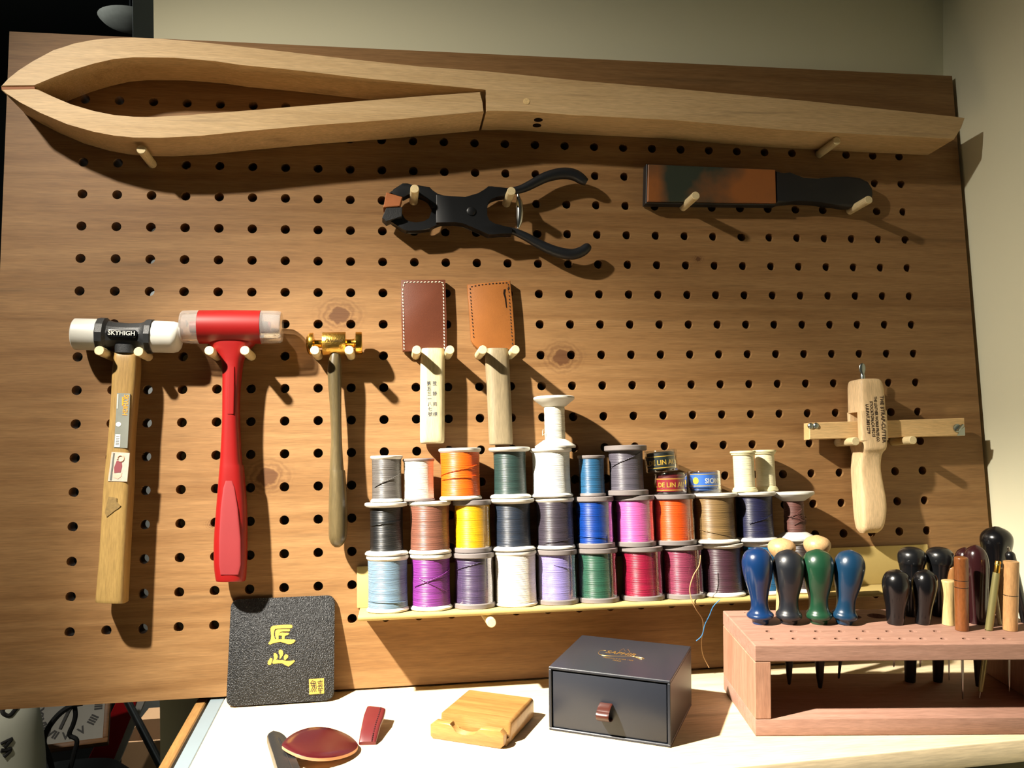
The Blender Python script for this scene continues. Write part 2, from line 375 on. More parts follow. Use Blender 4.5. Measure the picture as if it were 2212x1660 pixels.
# ================================================================== TABLE
pine = wood('pale_pine', '#d9c8a8', '#c6ad85', stretch=(3, 40, 40), rough=.5, spec=.35, rings=5, bump=.06, mixw=.5)
alu = plain('grey_metal_strip', '#6f7d84', rough=.45, spec=.5, var=.05)
oak = wood('tan_slat_wood', '#8c683a', '#654421', stretch=(60, 6, 60), rough=.5, rings=7)
dkmetal = plain('dark_metal', '#26282a', rough=.5, metal=.6)
tx0 = .1295
tr_ = root_w('work_table', 'pale pine work table standing under the pegboard', 'table', frame((tx0, -.12, 0)))
OFF[tr_.name] = V((tx0, -.12, 0))
mk('table_top', prism([(tx0, -.2745), (BXR - .001, -.2440), (BXR - .001, BYW - .001), (tx0, BYW - .001)], TZ - .0175, TZ, .0012, 2), pine, tr_)
mk('edge_strip', prism([(.1190, -.30), (.1293, -.2745), (.1293, BYW - .001), (.1165, BYW - .001)], TZ - .02, TZ - .0004, .0006), alu, tr_, label='grey metal edge strip')
mk('side_rail', prism([(.1070, -.34), (.1152, -.34), (.1127, BYW - .001), (.1035, BYW - .001)], TZ - .022, TZ - .003, .001), oak, tr_, label='tan wooden side rail')
for lx in (.16, .84):
    for ly in (-.215, .0):
        mk('leg', box(lx - .02, lx + .02, ly - .02, ly + .02, 0, TZ - .0175, .002), dkmetal, tr_)

# ================================================================== PEGS
dowel = wood('dowel_wood', '#dac79a', '#c0a978', stretch=(120, 120, 8), rough=.6, rings=4, bump=.08)
_pm = {}
def peg(c, r, L, label, group):
    if L not in _pm:
        b = lathe((0, 0, 0), (0, 0, 1), [(-.0165, .0040), (L - .0006, .0041), (L, .0036)], 20)
        bmesh.ops.recalc_face_normals(b, faces=b.faces)
        for e in b.edges: e.smooth = e.calc_face_angle(0) < .6
        for f in b.faces: f.smooth = True
        me = bpy.data.meshes.new('wooden_peg'); b.to_mesh(me); b.free(); _pm[L] = me
    o = mk('wooden_peg', _pm[L], dowel, world=BM @ Matrix.Translation((c * GS, -r * GS, 0)))
    return tag(o, label, 'peg', group)
for c, r, L, what in [(2, 2, .036, 'under the curved jaws of the stitching clamp'), (24, 1, .036, 'under the straight handle end of the stitching clamp'),
        (10, 3, .036, 'inside the jaws of the black pliers'), (13, 3, .036, 'between the pliers handles beside the chrome spring'),
        (19, 3, .036, 'in front of the strop leather face'), (25, 3, .036, 'in front of the black strop handle'),
        (1, 8, .038, 'under the nylon mallet, away from the red mallet'), (2, 8, .031, 'under the nylon mallet, next to the red mallet'),
        (4, 8, .036, 'under the red mallet, next to the nylon mallet'), (5, 8, .036, 'under the red mallet, next to the brass hammer'),
        (7, 8, .036, 'under the domed end of the brass hammer'), (8, 8, .036, 'under the flat end of the brass hammer'),
        (10, 8, .036, 'under the dark brown sheath, next to the brass hammer'), (11, 8, .036, 'under the dark brown sheath, next to the tan sheath'),
        (12, 8, .036, 'under the torn tan sheath, next to the dark sheath'), (13, 8, .036, 'under the torn tan sheath, away from the dark sheath'),
        (24, 11, .034, 'under the cutter bar end with two screws'), (26, 11, .034, 'under the cutter bar end with the wing screw')]:
    peg(c, r, L, 'round wooden peg ' + what, 'wooden pegs in the pegboard')
peg(12, 16, .058, 'round wooden peg end poking out below the kraft tray', 'wooden pegs in the pegboard')

# ================================================================== STITCHING CLAMP
ash = wood('clamp_wood', '#d0b184', '#b39264', stretch=(5, 110, 40), rough=.5, spec=.35, rings=4, bump=.10, mixw=.35)
plug = wood('clamp_plug', '#e3c48c', '#d2ad70', stretch=(60, 60, 60), rough=.5)
CW = .045
Z1 = lambda p: zc(0, 0, 1937 / 560, p)
Z2 = lambda p: zc(520, 60, 2212 / 720, p)
Z3 = lambda p: zc(1240, 60, 2212 / 972, p)
up_top = Z1([(5, 645), (60, 585), (140, 525), (250, 455), (400, 375), (550, 322), (700, 297), (850, 285), (1000, 281), (1200, 290), (1500, 315)]) + Z2([(0, 125), (700, 205), (1200, 258), (1640, 290)]) + Z3([(0, 258), (500, 300), (1140, 360), (1870, 437), (1922, 443)])
up_bot = Z3([(1905, 490), (1870, 548), (1500, 528), (1000, 500), (500, 455), (0, 430)]) + Z2([(1900, 556), (1760, 552), (1630, 556), (1630, 408)])
up_in = Z2([(1600, 408), (1200, 370), (850, 338), (300, 275), (0, 247)]) + Z1([(1600, 456), (1300, 431), (1000, 428), (850, 441), (700, 475), (550, 520), (400, 577), (258, 642)])
lo_in = Z1([(8, 668), (255, 662), (285, 668), (400, 725), (530, 780), (700, 830), (850, 860), (1000, 873), (1150, 875), (1400, 861), (1930, 820)]) + Z2([(820, 485), (1200, 455), (1590, 425)])
lo_bot = Z2([(1605, 500), (1614, 558), (1000, 611), (500, 646), (0, 690)]) + Z1([(1500, 1015), (1200, 1030), (1000, 1028), (850, 1013), (700, 985), (500, 928), (300, 843), (150, 765), (40, 700)])
cu, cv = bp(1100, 286, 0).xy
clamp = root_b('stitching_clamp', 'large pale wooden stitching clamp hanging across the top of the pegboard', 'clamp', cu, cv)
mk('handle_jaw', prism(outline_b(up_top + up_bot + up_in, CW), .0006, CW, .0007), ash, clamp, 30)
mk('lower_jaw', prism(outline_b(lo_in + lo_bot, CW), .0006, CW, .0007), ash, clamp, 30)
q = bp(1137, 219, CW); mk('plug', lathe(q + V((0, 0, -.002)), q + V((0, 0, -.001)), [(0, .0031), (2.3, .0031)], 20), plug, clamp)
hole_m = plain('hole_dark', '#1b110a', rough=.9, spec=.1)
for (hx, hy, hw) in ((1163, 259, .030), (1160, 271, .016)):
    vv = bp(hx, 243.3, CW).y; d_ = rayb(hx, hy); c = CAM_B + d_ * ((vv - CAM_B.y) / d_.y)
    mk('bolt_recess', lathe(V((c.x, vv - .0004, c.z)), V((c.x, vv + .004, c.z)), [(0, .0042), (1, .0042)], 18), hole_m, clamp)
mk('leather_lining', prism(outline_b(Z1([(8, 648), (255, 645), (258, 660), (10, 666)]), CW), .001, CW - .0006), plain('lining_leather', '#9a5f38', rough=.7), clamp)

# ================================================================== PLIERS
blk = plain('black_painted_steel', '#111214', rough=.38, spec=.5, var=.2, scale=40)
grip = plain('black_rubber_grip', '#15171a', rough=.45, spec=.4, var=.1)
chrome = plain('chrome_steel', '#d8d8d4', rough=.18, metal=1, var=.03)
Z4 = lambda p: zc(780, 330, 3.95, p)
pc = bp(*Z4([(880, 600)])[0], 0)
pl = root_b('lasting_pliers', 'black pliers with sprung curved handles and leather padded jaws', 'pliers', pc.x, pc.y)
PW0, PW1 = .009, .021
mk('jaw_arm', prism(outline_b(Z4([(250, 330), (285, 320), (320, 280), (355, 258), (395, 258), (430, 272), (480, 288), (585, 290), (610, 320), (645, 358), (720, 366), (720, 470), (608, 470), (605, 430), (585, 395), (550, 370), (500, 352), (440, 348), (400, 345), (355, 370), (350, 385), (300, 365), (235, 345)]), PW1), PW0, PW1, .0012, 2), blk, pl)
mk('jaw_arm', prism(outline_b(Z4([(608, 470), (720, 470), (720, 592), (640, 600), (590, 650), (500, 658), (400, 650), (385, 668), (350, 645), (300, 600), (250, 578), (215, 560), (225, 475), (350, 470), (345, 530), (370, 570), (410, 592), (470, 600), (540, 590), (590, 560), (608, 510)]), PW1), PW0, PW1 - .002, .0012, 2), blk, pl)
mk('joint_plate', prism(outline_b(Z4([(640, 357), (760, 370), (890, 383), (1000, 345), (1060, 315), (1085, 285), (1120, 285), (1170, 298), (1255, 300), (1310, 345), (1240, 366), (1160, 371), (1110, 390), (1080, 420), (1070, 480), (1072, 540), (1090, 580), (1140, 610), (1220, 625), (1290, 640), (1290, 690), (1200, 690), (1130, 692), (1090, 702), (1030, 665), (960, 640), (880, 600), (800, 592), (640, 600)]), PW1 + .0003), PW0 - .0002, PW1 + .0003, .0006, 2), blk, pl)
qv = bp(*Z4([(940, 500)])[0], PW1 + .0003)
mk('rivet', lathe(qv, qv + V((0, 0, 1)), [(-.001, .0042), (.0008, .0042), (.0014, .0030), (.0015, 0)], 20), blk, pl)
def hand(pts):
    P = [bp(*Z4([(x, y)])[0], .015) for x, y, r in pts]; R = [r / 3.95 * .00042 for x, y, r in pts]
    sp = smooth_path([(p.x, p.y, p.z, r) for p, r in zip(P, R)], 5)
    return tube([s[:3] for s in sp], [s[3] for s in sp], 14, flat=1.0)
mk('handle', hand([(1230, 332, 30), (1340, 318, 36), (1420, 288, 42), (1500, 246, 46), (1580, 208, 49), (1680, 182, 52), (1760, 178, 53), (1830, 195, 52), (1890, 232, 46), (1925, 252, 30)]), grip, pl, 60)
mk('handle', hand([(1180, 652, 28), (1300, 672, 32), (1400, 715, 38), (1500, 770, 42), (1600, 820, 46), (1700, 855, 50), (1800, 868, 50), (1880, 845, 48), (1930, 808, 42), (1948, 792, 26)]), grip, pl, 60)
mk('spring', hand([(1337, 350, 10), (1342, 380, 17), (1350, 430, 31), (1354, 500, 36), (1350, 580, 31), (1342, 630, 16), (1338, 648, 9)]), chrome, pl, 60)
lth1 = plain('orange_brown_leather', '#9c5a2c', rough=.6, var=.15, scale=200)
mk('jaw_pad', prism(outline_b(Z4([(215, 338), (352, 378), (330, 455), (190, 466)]), PW1 + .004), PW0, PW1 + .004, .0005), lth1, pl)
mk('jaw_pad', prism(outline_b(Z4([(215, 470), (352, 462), (350, 545), (300, 552), (215, 588), (180, 555)]), PW1 + .003), PW0, PW1 + .003, .0005), plain('black_leather', '#17181a', rough=.55, bump=.3, bscale=900), pl)

# ================================================================== STROP
st_u, st_v = bp(1540, 440, 0).xy
st = root_b('paddle_strop', 'paddle strop with stained tan leather face and black handle', 'strop', st_u, st_v)
blackwood = plain('black_stained_wood', '#121214', rough=.55, var=.2, scale=60)
def strop_leather():
    m, nt, p = newmat('stained_strop_leather'); setp(p, .5, 0, .45); N = nt.nodes
    tc = N.new('ShaderNodeTexCoord'); nz = N.new('ShaderNodeTexNoise'); nz.inputs['Scale'].default_value = 22; nz.inputs['Detail'].default_value = 5; link(nt, tc.outputs['Object'], nz.inputs['Vector'])
    sx = N.new('ShaderNodeSeparateXYZ'); link(nt, tc.outputs['Object'], sx.inputs[0])
    mr = N.new('ShaderNodeMapRange'); mr.inputs[1].default_value = -.045; mr.inputs[2].default_value = .045; mr.inputs[3].default_value = .75; mr.inputs[4].default_value = -.2; link(nt, sx.outputs[0], mr.inputs[0])
    e1 = N.new('ShaderNodeMapRange'); e1.inputs[1].default_value = -.062; e1.inputs[2].default_value = -.048; link(nt, sx.outputs[0], e1.inputs[0])
    mu = N.new('ShaderNodeMath'); mu.operation = 'MULTIPLY'; link(nt, mr.outputs[0], mu.inputs[0]); link(nt, e1.outputs[0], mu.inputs[1])
    ad = N.new('ShaderNodeMath'); ad.operation = 'MULTIPLY_ADD'; ad.inputs[1].default_value = 1.6; link(nt, nz.outputs['Fac'], ad.inputs[0]); link(nt, mu.outputs[0], ad.inputs[2])
    st_ = N.new('ShaderNodeMapRange'); st_.inputs[1].default_value = .72; st_.inputs[2].default_value = 1.3; link(nt, ad.outputs[0], st_.inputs[0])
    mx = N.new('ShaderNodeMix'); mx.data_type = 'RGBA'; mx.inputs[6].default_value = lin('#8a5226'); mx.inputs[7].default_value = lin('#2c3329'); link(nt, st_.outputs[0], mx.inputs[0]); link(nt, mx.outputs[2], p.inputs['Base Color'])
    return m
mk('paddle', prism(outline_b(Z3([(358, 668), (992, 695), (997, 870), (354, 862)]), .013), .0008, .012, .0006), blackwood, st)
mk('leather_face', prism(outline_b(Z3([(366, 672), (990, 698), (994, 862), (362, 854)]), .015), .0121, .015, .0005), strop_leather(), st)
mk('handle', prism(outline_b(Z3([(990, 700), (1010, 704), (1060, 725), (1130, 738), (1200, 742), (1280, 733), (1350, 727), (1410, 735), (1450, 755), (1470, 785), (1474, 820), (1460, 855), (1425, 878), (1340, 880), (1280, 868), (1200, 855), (1100, 850), (1050, 855), (990, 868)]), .014), .0008, .0138, .003, 3), blackwood, st)

# ================================================================== BLACK AND WHITE MALLET
Z5 = lambda p: zc(120, 620, 3.16, p)
Z6 = lambda p: zc(120, 950, 3.2529, p)
ivory = plain('white_nylon', '#bfbeb6', rough=.4, spec=.45, var=.03)
castblk = plain('black_cast_iron', '#1c1e20', rough=.5, var=.2, scale=300, bump=.35, bscale=1500)
hick = wood('blond_handle_wood', '#a2854f', '#7d6036', stretch=(60, 6, 60), rough=.4, spec=.45, rings=5, bump=.05)
HW = .0185
a0, a1 = bp(*Z5([(125, 322)])[0], HW), bp(*Z5([(858, 346)])[0], HW)
hm = root_b('nylon_mallet', 'mallet with white nylon faces, black cast head and blond wooden handle', 'mallet', (a0.x + a1.x) / 2, a0.y, 0)
mk('striking_face', lathe(a0, a1, [(0, .0105), (.004, .0125), (.015, .0137), (.25, .0140)], 40), ivory, hm)
mk('striking_face', lathe(a0, a1, [(.72, .0141), (.93, .0140), (.97, .0130), (.993, .0105), (1, .0070)], 40), ivory, hm)
hd = mk('head', lathe(a0, a1, [(.232, .0150), (.24, .0154), (.30, .0154), (.33, .0130), (.38, .0118), (.50, .0113), (.62, .0120), (.66, .0134), (.685, .0154), (.735, .0154), (.742, .0150)], 12), castblk, hm, 25)
cx0 = (a0 + a1) / 2; dirh = (a1 - a0).normalized(); nrm = V((0, 0, 1)); upv = nrm.cross(dirh)
def oval(rx, ry, n=24): return [(rx * math.cos(2 * math.pi * k / n), ry * math.sin(2 * math.pi * k / n)) for k in range(n)]
def stadium(hx, r, n=8): return [(hx + r * math.cos(-math.pi / 2 + math.pi * k / n), r * math.sin(-math.pi / 2 + math.pi * k / n)) for k in range(n + 1)] + [(-hx + r * math.cos(math.pi / 2 + math.pi * k / n), r * math.sin(math.pi / 2 + math.pi * k / n)) for k in range(n + 1)]
rotH = math.atan2(dirh.y, dirh.x)
MB_ = Matrix.Translation(cx0 + V((-.0015, 0, .0108))) @ Matrix.Rotation(rotH, 4, 'Z')
b = prism(stadium(.0095, .0036), 0, .0022, .0006, 2); bmesh.ops.transform(b, matrix=MB_, verts=b.verts); mk('name_plate', b, plain('glossy_black', '#0c0d0e', rough=.25), hm)
text('lettering', 'SKYHIGH', .0054, ivory, hm, MB_ @ Matrix.Translation((0, 0, .0028)), bold=.00009, sx=1.0)
sk = Z5([(412, 400), (560, 405), (415, 458), (562, 462)])
mk('socket', loft([psec(sk[0], sk[1], .0165, .0115, 3), psec(sk[2], sk[3], .0165, .0112, 3)], 24), castblk, hm, 25)
rows = []
for (l, r, d) in [(Z5([(416, 448)])[0], Z5([(564, 455)])[0], .0085), (Z5([(408, 490)])[0], Z5([(574, 497)])[0], .0098), (Z5([(398, 600)])[0], Z5([(573, 606)])[0], .0102), (Z5([(389, 800)])[0], Z5([(556, 806)])[0], .0102), (Z5([(370, 1050)])[0], Z5([(537, 1056)])[0], .0102),
                  (Z6([(352, 300)])[0], Z6([(545, 306)])[0], .0102), (Z6([(336, 560)])[0], Z6([(530, 566)])[0], .0106), (Z6([(318, 850)])[0], Z6([(514, 858)])[0], .0110), (Z6([(296, 1112)])[0], Z6([(502, 1120)])[0], .0112), (Z6([(300, 1126)])[0], Z6([(498, 1134)])[0], .0108)]:
    rows.append((l[0], l[1], r[0], r[1], d))
mk('handle', loft(px_secs(rows, .0165, 4.2), 32), hick, hm, 40)
ZH = lambda p: zc(210, 820, 6.92, p)
silver = plain('silver_sticker', '#8d9087', rough=.35, metal=.35, var=.12, scale=120)
s1 = mk('sticker', prism(outline_b(ZH([(298, 202), (492, 212), (478, 560), (452, 1028), (246, 1020), (270, 700)]), .0270), .0266, .0271), silver, hm)
orange = plain('print_orange', '#e8921c', rough=.5); white_ink = plain('print_white', '#e8e6dc', rough=.6); grey_ink = plain('print_grey', '#5a5d58', rough=.6)
tp = bp(*ZH([(418, 385)])[0], .0272); ta = bp(*ZH([(436, 232)])[0], .027); tbm = bp(*ZH([(408, 535)])[0], .027); dt = tbm - ta; ra = math.atan2(dt.y, dt.x)
me = text_mesh('SKYHIGH', .0056, ext=.0001, bold=.00007); wdt = max(v.co.x for v in me.vertices) - min(v.co.x for v in me.vertices)
me.transform(Matrix.Translation(-OFF[hm.name]) @ Matrix.Translation((ta + tbm) / 2 + V((0, 0, .0002))) @ Matrix.Rotation(ra, 4, 'Z') @ Matrix.Diagonal((dt.length / wdt, 1, 1, 1))); mk('lettering', me, orange, s1)
def quad_on(pts, w, m, par, nm='print', th=.0001): return mk(nm, prism(outline_b(pts, w), w - .0002, w + th), m, par)
quad_on(ZH([(372, 262), (396, 264), (390, 392), (370, 390)]), .0272, orange, s1, 'stripe')
quad_on(ZH([(272, 820), (348, 823), (338, 1012), (258, 1008)]), .0272, white_ink, s1, 'barcode_panel')
for k in range(6): quad_on(ZH([(284 - k * 2, 852 + k * 24), (334 - k * 2, 854 + k * 24), (333 - k * 2, 864 + k * 24), (283 - k * 2, 862 + k * 24)]), .0273, grey_ink, s1, 'barcode_bar')
b = prism([(p[0], p[1]) for p in oval(.0021, .0019)], 0, .0002); qc = bp(*ZH([(318, 672)])[0], .0271); bmesh.ops.translate(b, vec=qc, verts=b.verts); mk('emblem', b, white_ink, s1)
quad_on(ZH([(298, 222), (318, 224), (308, 440), (290, 438)]), .0272, plain('print_pale', '#b5b6ad', rough=.6), s1, 'print_line')
s2 = mk('sticker', prism(outline_b(ZH([(216, 1086), (486, 1100), (448, 1530), (160, 1520)]), .0270), .0266, .0271), plain('worn_sticker', '#b9aa9c', rough=.5, var=.3, scale=260), hm)
quad_on(ZH([(240, 1100), (262, 1100), (215, 1510), (188, 1508)]), .0272, grey_ink, s2, 'print_edge')
maroon_ink = plain('print_maroon', '#7d3a40', rough=.6); peach = plain('print_peach', '#dca791', rough=.6)
quad_on(ZH([(292, 1215), (365, 1225), (372, 1300), (350, 1390), (255, 1400), (252, 1320)]), .0272, maroon_ink, s2, 'print_patch')
quad_on(ZH([(230, 1380), (270, 1420), (340, 1425), (372, 1395), (360, 1450), (310, 1490), (250, 1470)]), .0272, peach, s2, 'print_arc')
b = NB(); P = [bp(*ZH([(350 + 48 * math.cos(t * .5), 1180 + 46 * math.sin(t * .5))])[0], .0270) for t in range(-7, 5)]; tube(P, .0008, 6, b); mk('print_ring', b, peach, s2)
quad_on(Z6([(372, 402), (392, 405), (430, 410), (430, 440), (458, 465), (440, 485), (415, 500), (385, 525), (358, 545), (346, 515), (352, 485), (358, 460), (365, 430)]), .0274, plain('glue_residue', '#7c6436', rough=.7, var=.4, scale=500), hm, 'glue_residue')

# ================================================================== RED MALLET
red = plain('red_plastic', '#7e0f0e', rough=.4, spec=.4, var=.05)
pink = plain('faded_red_panel', '#802024', rough=.6, var=.06)
clr = clear('clear_cap_plastic', (.93, .90, .88, 1), refl=.16, rough=.06, haze=.12)
a0, a1 = bp(*Z5([(858, 274)])[0], HW), bp(*Z5([(1548, 276)])[0], HW)
rm_ = root_b('red_mallet', 'red plastic mallet with clear plastic end caps', 'mallet', (a0.x + a1.x) / 2, a0.y, 0)
mk('head', lathe(a0, a1, [(.175, .0140), (.18, .0150), (.50, .0153), (.79, .0151), (.795, .0140)], 40), red, rm_)
mk('end_cap', lathe(a0, a1, [(0, .0115), (.006, .0135), (.02, .0145), (.10, .0149), (.178, .0149), (.178, .0120), (.02, .0110)], 40), clr, rm_)
mk('end_cap', lathe(a0, a1, [(1, .0115), (.994, .0135), (.98, .0143), (.92, .0147), (.792, .0148), (.792, .0120), (.98, .0110)], 40), clr, rm_)
mk('screw_core', lathe(a0, a1, [(.09, .0052), (.176, .0056)], 20), red, rm_)
mk('screw_core', lathe(a0, a1, [(.792, .0056), (.88, .0050)], 20), red, rm_)
rows = []
for (l, r, d) in [(Z5([(1020, 330)])[0], Z5([(1390, 330)])[0], .0118), (Z5([(1045, 385)])[0], Z5([(1365, 385)])[0], .0112), (Z5([(1080, 430)])[0], Z5([(1325, 430)])[0], .0105), (Z5([(1120, 485)])[0], Z5([(1292, 485)])[0], .0098), (Z5([(1140, 550)])[0], Z5([(1276, 550)])[0], .0093), (Z5([(1141, 750)])[0], Z5([(1258, 750)])[0], .009), (Z5([(1138, 950)])[0], Z5([(1258, 950)])[0], .009),
                  (Z5([(1125, 1200)])[0], Z5([(1272, 1200)])[0], .0095), (Z6([(1155, 200)])[0], Z6([(1322, 200)])[0], .0102), (Z6([(1132, 480)])[0], Z6([(1344, 480)])[0], .0108), (Z6([(1116, 700)])[0], Z6([(1347, 700)])[0], .0110), (Z6([(1116, 880)])[0], Z6([(1344, 880)])[0], .0110), (Z6([(1128, 980)])[0], Z6([(1336, 980)])[0], .0106), (Z6([(1134, 994)])[0], Z6([(1328, 992)])[0], .0098)]:
    rows.append((l[0], l[1], r[0], r[1], d))
RHW = .0155
mk('handle', loft(px_secs(rows, RHW, 2.8), 32), red, rm_, 45)
def strip_on(rows, wc, m, par, nm, n=2.8, dz=.0003):
    """a thin panel lying on a lofted handle: rows = (left px, right px, depth half of the handle)"""
    return mk(nm, loft([((a + b_) / 2 + V((0, 0, dz - .0009)), (b_ - a) / 2, V((0, 0, .0009)), 5.0) for a, b_ in [(bp(*l, wc + d), bp(*r, wc + d)) for l, r, d in rows]], 20), m, par, 40)
strip_on([(Z6([(1195, 290)])[0], Z6([(1240, 290)])[0], .0105), (Z6([(1178, 340)])[0], Z6([(1258, 340)])[0], .0107), (Z6([(1160, 480)])[0], Z6([(1280, 480)])[0], .0110), (Z6([(1148, 700)])[0], Z6([(1300, 700)])[0], .0112), (Z6([(1148, 880)])[0], Z6([(1302, 880)])[0], .0112), (Z6([(1158, 950)])[0], Z6([(1285, 950)])[0], .0109)], RHW, pink, rm_, 'grip_panel')
strip_on([(Z5([(1178, 545)])[0], Z5([(1222, 545)])[0], .0093), (Z5([(1174, 700)])[0], Z5([(1220, 700)])[0], .0090), (Z5([(1172, 868)])[0], Z5([(1216, 868)])[0], .0089)], RHW, red, rm_, 'raised_rib', dz=.0005)

# ================================================================== BRASS HAMMER
brass = plain('polished_brass', '#d9ac4a', rough=.22, metal=1, var=.06, scale=90)
brassk = plain('textured_brass', '#c9a04e', rough=.32, metal=1, var=.15, scale=220, bump=.5, bscale=500)
ZB = lambda p: zc(655, 700, 15.8, p)
a0, a1 = bp(*ZB([(100, 690)])[0], .0165), bp(*ZB([(2030, 660)])[0], .0165)
bh = root_b('brass_hammer', 'small brass hammer with dark greenish turned handle', 'hammer', (a0.x + a1.x) / 2, a0.y, 0)
mk('head', lathe(a0, a1, [(0, .0030), (.012, .0066), (.035, .0090), (.06, .0100), (.075, .0103), (.13, .0103), (.135, .0085), (.15, .0040), (.18, .0036), (.27, .0036), (.285, .0045), (.29, .0098), (.30, .0103), (.69, .0103), (.70, .0098), (.705, .0045), (.72, .0038), (.80, .0038), (.85, .0042), (.872, .0075), (.88, .0104), (.975, .0104), (.99, .0100)], 48), brass, bh, 40)
mk('collar', lathe(a0, a1, [(.292, .0104), (.298, .01055), (.694, .01055), (.699, .0104)], 48, caps=False), brassk, bh)
text('lettering', 'Palosanto', .0040, plain('engraved_dark', '#4d3a14', rough=.5, metal=.6), bh, Matrix.Translation((a0 + a1) / 2 + V((-.0004, .0014, .01045))) @ Matrix.Rotation(-.02, 4, 'Z') @ Matrix.Rotation(-.12, 4, 'X'), shear=.45, ext=.0002)
lign = wood('lignum_handle', '#5f5236', '#37301f', stretch=(90, 7, 90), rough=.35, spec=.5, rings=7, coat=.2)
rows = []
for (l, r, d) in [(Z5([(1878, 440)])[0], Z5([(1940, 440)])[0], .0052), (Z5([(1868, 490)])[0], Z5([(1948, 490)])[0], .0062), (Z5([(1857, 560)])[0], Z5([(1952, 560)])[0], .0068), (Z5([(1860, 660)])[0], Z5([(1952, 660)])[0], .0066), (Z5([(1874, 850)])[0], Z5([(1951, 850)])[0], .0056), (Z5([(1880, 1050)])[0], Z5([(1955, 1050)])[0], .0055), (Z5([(1870, 1250)])[0], Z5([(1968, 1250)])[0], .0066),
                  (Z6([(1926, 230)])[0], Z6([(2036, 230)])[0], .0078), (Z6([(1919, 450)])[0], Z6([(2049, 450)])[0], .0088), (Z6([(1919, 600)])[0], Z6([(2050, 600)])[0], .009), (Z6([(1921, 690)])[0], Z6([(2044, 690)])[0], .0085), (Z6([(1938, 735)])[0], Z6([(2022, 735)])[0], .006), (Z6([(1962, 757)])[0], Z6([(1996, 757)])[0], .0022)]:
    rows.append((l[0], l[1], r[0], r[1], d))
mk('handle', loft(px_secs(rows, .0165, 2.2), 28), lign, bh, 60)

# ================================================================== SHEATHED KNIVES
Z7 = lambda p: zc(800, 580, 3.95, p)
def stitches(pts, w, step, m, par, sz=(.0019, .00042)):
    b = NB(); P = [V(bp(*q, w)) for q in pts]; acc = 0
    for A, B in zip(P, P[1:]):
        L = (B - A).length; d = (B - A) / L; n = max(1, int(L / step))
        for k in range(n):
            c = A + d * ((k + .5) * L / n); ang = math.atan2(d.y, d.x) + .25
            box(-sz[0] / 2, sz[0] / 2, -sz[1], sz[1], -.0004, .0004, .00015, 1, b, Matrix.Translation(c) @ Matrix.Rotation(ang, 4, 'Z'))
    o = mk('stitching', b, m, par); o['kind'] = 'stuff'; return o
cream = plain('cream_thread', '#e8dcc0', rough=.7); blackthr = plain('black_thread', '#1d130c', rough=.7)
lthd = plain('dark_brown_leather', '#5f3322', rough=.42, spec=.45, var=.16, scale=35, bump=.12, bscale=1200)
ltht = plain('worn_tan_leather', '#8f5828', rough=.42, spec=.45, var=.28, scale=30, bump=.15, bscale=900)
pal = wood('white_oak_handle', '#cfc3a0', '#b3a478', stretch=(70, 6, 70), rough=.5, rings=3, bump=.08)
gryw = wood('grey_wood_handle', '#8f8165', '#75674d', stretch=(70, 6, 70), rough=.55, rings=3, bump=.08)
ink = plain('stamp_ink', '#55585e', rough=.8)
kc = bp(*Z7([(530, 1490)])[0], 0)
k1 = root_b('sheathed_knife', 'leather knife with pale stamped handle in dark brown white stitched sheath', 'knife', kc.x, kc.y)
sh1 = mk('sheath', prism(outline_b(Z7([(262, 98), (640, 95), (650, 400), (656, 698), (640, 702), (290, 710), (276, 706), (264, 400)]), .0085), .0010, .0085, .0009, 2), lthd, k1)
stitches(Z7([(288, 700), (283, 420), (276, 200), (285, 128), (300, 118), (450, 118), (605, 116), (622, 128), (626, 300), (629, 500), (632, 695)]), .0086, .0030, cream, sh1)
rows = [(*Z7([(438, 690)])[0], *Z7([(628, 690)])[0], .0085), (*Z7([(428, 800)])[0], *Z7([(633, 800)])[0], .0098), (*Z7([(425, 1100)])[0], *Z7([(633, 1100)])[0], .0100), (*Z7([(424, 1400)])[0], *Z7([(632, 1395)])[0], .0100), (*Z7([(426, 1480)])[0], *Z7([(630, 1475)])[0], .0094), (*Z7([(434, 1497)])[0], *Z7([(622, 1493)])[0], .0080)]
mk('handle', loft(px_secs(rows, .0112, 3.4), 32), pal, k1, 40)
for body, xs in (('第五三一八七號', (498, 510)), ('登錄商標', (548, 552))):
    n = len(body); ys = [968 + (1232 - 968) * i / (n - 1) for i in range(n)]
    for i, ch in enumerate(body):
        x = xs[0] + (xs[1] - xs[0]) * i / (n - 1); q = bp(*Z7([(x, ys[i] + 15)])[0], .0213)
        text('stamp', ch, .0042, ink, k1, Matrix.Translation(q) @ Matrix.Rotation(.02, 4, 'Z'), ext=.0001, sx=.95)
kc = bp(*Z7([(1110, 1500)])[0], 0)
k2 = root_b('sheathed_knife', 'leather knife with greyish handle in torn tan sheath', 'knife', kc.x, kc.y)
sh2 = mk('sheath', prism(outline_b(Z7([(828, 138), (1195, 102), (1212, 300), (1230, 550), (1238, 665), (1205, 692), (930, 692), (885, 655), (862, 612), (850, 400)]), .0085), .0010, .0085, .0008, 2), ltht, k2)
stitches(Z7([(882, 600), (868, 420), (856, 260), (850, 158), (940, 140), (1060, 128), (1175, 122), (1185, 250), (1195, 400), (1206, 560), (1214, 660)]), .0086, .0030, blackthr, sh2, (.0015, .0004))
mk('tear', prism(outline_b(Z7([(1138, 180), (1155, 178), (1150, 215), (1160, 260), (1166, 340), (1158, 335), (1146, 255), (1134, 215)]), .0086), .0082, .0087), hole_m, sh2)
mk('tear', prism(outline_b(Z7([(1170, 170), (1182, 150), (1188, 172), (1176, 190)]), .0086), .0082, .0087), hole_m, sh2)
